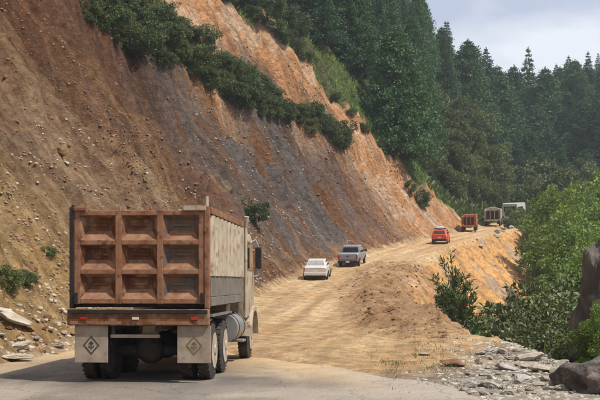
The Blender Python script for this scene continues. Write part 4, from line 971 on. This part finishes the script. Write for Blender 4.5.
# orange dump truck on the far bend, seen from behind
M_or = mat('faded_orange_paint', (.42, .13, .05), (.30, .10, .05), 2, rough=.5, c3=(.35, .25, .16), s3=3)
def far_truck(name, x, y, hd, label, M_body, M_in, w=2.3, h=2.75, cat='dump truck', hoop=False):
    e = road_empty(name, x, y, hd); tag(e, label, cat)
    m = MB(); m.bb(-w / 2, -w / 2 + .12, 0, 4.0, 1.2, h); m.bb(w / 2 - .12, w / 2, 0, 4.0, 1.2, h); m.bb(-w / 2, w / 2, 3.9, 4.0, 1.2, h + .1); m.bb(-w / 2 + .12, w / 2 - .12, .1, 3.9, 1.2, 1.3); bd = m.build('bed', M_body, e, bevel=.02)
    m = MB(); m.bb(-w / 2 + .13, w / 2 - .13, .02, .09, 1.22, h - .12); g_ = m.build('tailgate', M_in, e, bevel=.01)
    m = MB()
    for i in range(4):
        xx = -w / 2 + .25 + i * (w - .5) / 3; m.bb(xx - .05, xx + .05, -.04, .018, 1.24, h - .14)
    m.build('rib', M_body, g_)
    if hoop:
        m = MB(); pr = None
        for i in range(11):
            t = math.pi * i / 10; q = Vector((math.cos(t) * w / 2 * .97, .06, h - .05 + math.sin(t) * .38))
            if pr: m.tube(pr, q, .07, n=8)
            pr = q
        m.build('hoop', M_side, e)
    m = MB(); m.bb(-w / 2, w / 2, -.06, .1, .85, 1.12); m.build('rear_beam', M_body, e, bevel=.02)
    for sx in (-1, 1):
        m = MB(); m.bb(sx * .9 - .09, sx * .9 + .09, -.085, -.06, .92, 1.04); m.build('tail_light', M_red, e)
        m = MB(); m.bb(sx * .9 - .22, sx * .9 + .22, .2, .22, .35, .85); m.build('mud_flap', M_blk, e)
        for yy in (1.0, 5.2): wheel(e, sx * (w / 2 - .2), yy, .48, .3, sx, tread=False)
    m = MB(); m.bb(-.4, .4, .1, 6.0, .7, .95); m.build('chassis', M_und, e)
    m = MB(); m.prism_x([(4.3, .9), (6.1, .9), (6.1, 1.8), (5.8, 2.6), (4.3, 2.6)], -1.0, 1.0); m.build('cab', M_body, e, bevel=.05)
    return e
far_truck('tipper_truck', 20.6, 124.5, -.22, 'faded orange tipper truck seen from behind between the red car and the hooped truck', M_or, M_blk, 2.2, 2.5).scale = (.82, .82, .76)
far_truck('hooped_truck', 26.6, 141.0, -.25, 'truck with a pale curved hoop over its dark open back on the far bend', M_side, M_blk, 2.5, 2.7, 'truck', True).scale = (.9, .9, .85)  # black tailgate panel stands in for the shade inside the open back
# bus: white roof showing over the bushes
M_bus = paint('white_bus_paint', (.44, .46, .41), .3)
def van(name, x, y, hd, label, P, L_=5.5, w=2.1, h=2.7, cat='van'):
    e = road_empty(name, x, y, hd); tag(e, label, cat)
    b = loft_body([(0, w / 2 * .95, w / 2 * .86, .4, h - .1), (.15, w / 2, w / 2 * .9, .35, h), (L_ - 1.2, w / 2, w / 2 * .9, .35, h - .02), (L_ - .6, w / 2, w / 2 * .85, .35, h * .62), (L_, w / 2 * .9, w / 2 * .8, .4, h * .45)], 'body', P, e)
    m = MB(); m.bb(-w / 2 * .75, w / 2 * .75, -.02, .06, h * .58, h * .84); m.build('rear_window', M_glass, e, bevel=.01)
    for sx in (-1, 1):
        for i in range(3):
            y0 = .6 + i * 1.15; m = MB(); m.bb(sx * w / 2 * .965 - .03, sx * w / 2 * .965 + .03, y0, y0 + 1.0, h * .58, h * .82); m.build('side_window', M_glass, e)
        m = MB(); m.bb(sx * w / 2 * .8 - .1, sx * w / 2 * .8 + .1, -.02, .06, .9, 1.2); m.build('tail_light', M_red, e)
        for yy in (1.0, L_ - 1.1): wheel(e, sx * (w / 2 - .15), yy, .36, .22, sx, tread=False)
    m = MB(); m.bb(-w / 2 * .9, w / 2 * .9, -.1, .08, .38, .6); m.build('bumper', M_blk, e, bevel=.03)
    return e
van('bus', 31.0, 150.5, -.4, 'white roofed bus half hidden behind the dirt bank at the last bend', M_bus, 7.5, 2.4, 3.1, 'bus')
van('van', 37.6, 158.5, heading(158), 'pale van with dark windows showing through the treetops past the bus', P_silver, 5.0, 2.0, 3.0, 'van')
# stones marking the outer edge of the road by the trucks
for i, (x, y) in enumerate(((23.4, 121.5), (24.3, 125.5), (25.6, 128.5), (27.4, 132), (29.2, 136))):
    rock('pale', G(x, y, .1), (1.0, .8, .9), 'pale boulder in the row lining the outer edge of the far bend', 'boulders lining the far bend')

# ------------------------------------------------------------------ the hazy mountain air
hb = MB(); hb.bb(-690, 790, -390, 880, -30, 150)
hm = bpy.data.materials.new('haze'); hm.use_nodes = True; t = hm.node_tree; t.nodes.clear()
pv = t.nodes.new('ShaderNodeVolumePrincipled'); pv.inputs['Color'].default_value = (.80, .87, 1.0, 1); pv.inputs['Density'].default_value = .0004; pv.inputs['Anisotropy'].default_value = .2
ho = t.nodes.new('ShaderNodeOutputMaterial'); t.links.new(pv.outputs[0], ho.inputs['Volume'])
hz = hb.build('haze', hm); tag(hz, kind='stuff')
print('MINZ', GZ.min(), GZ.max())
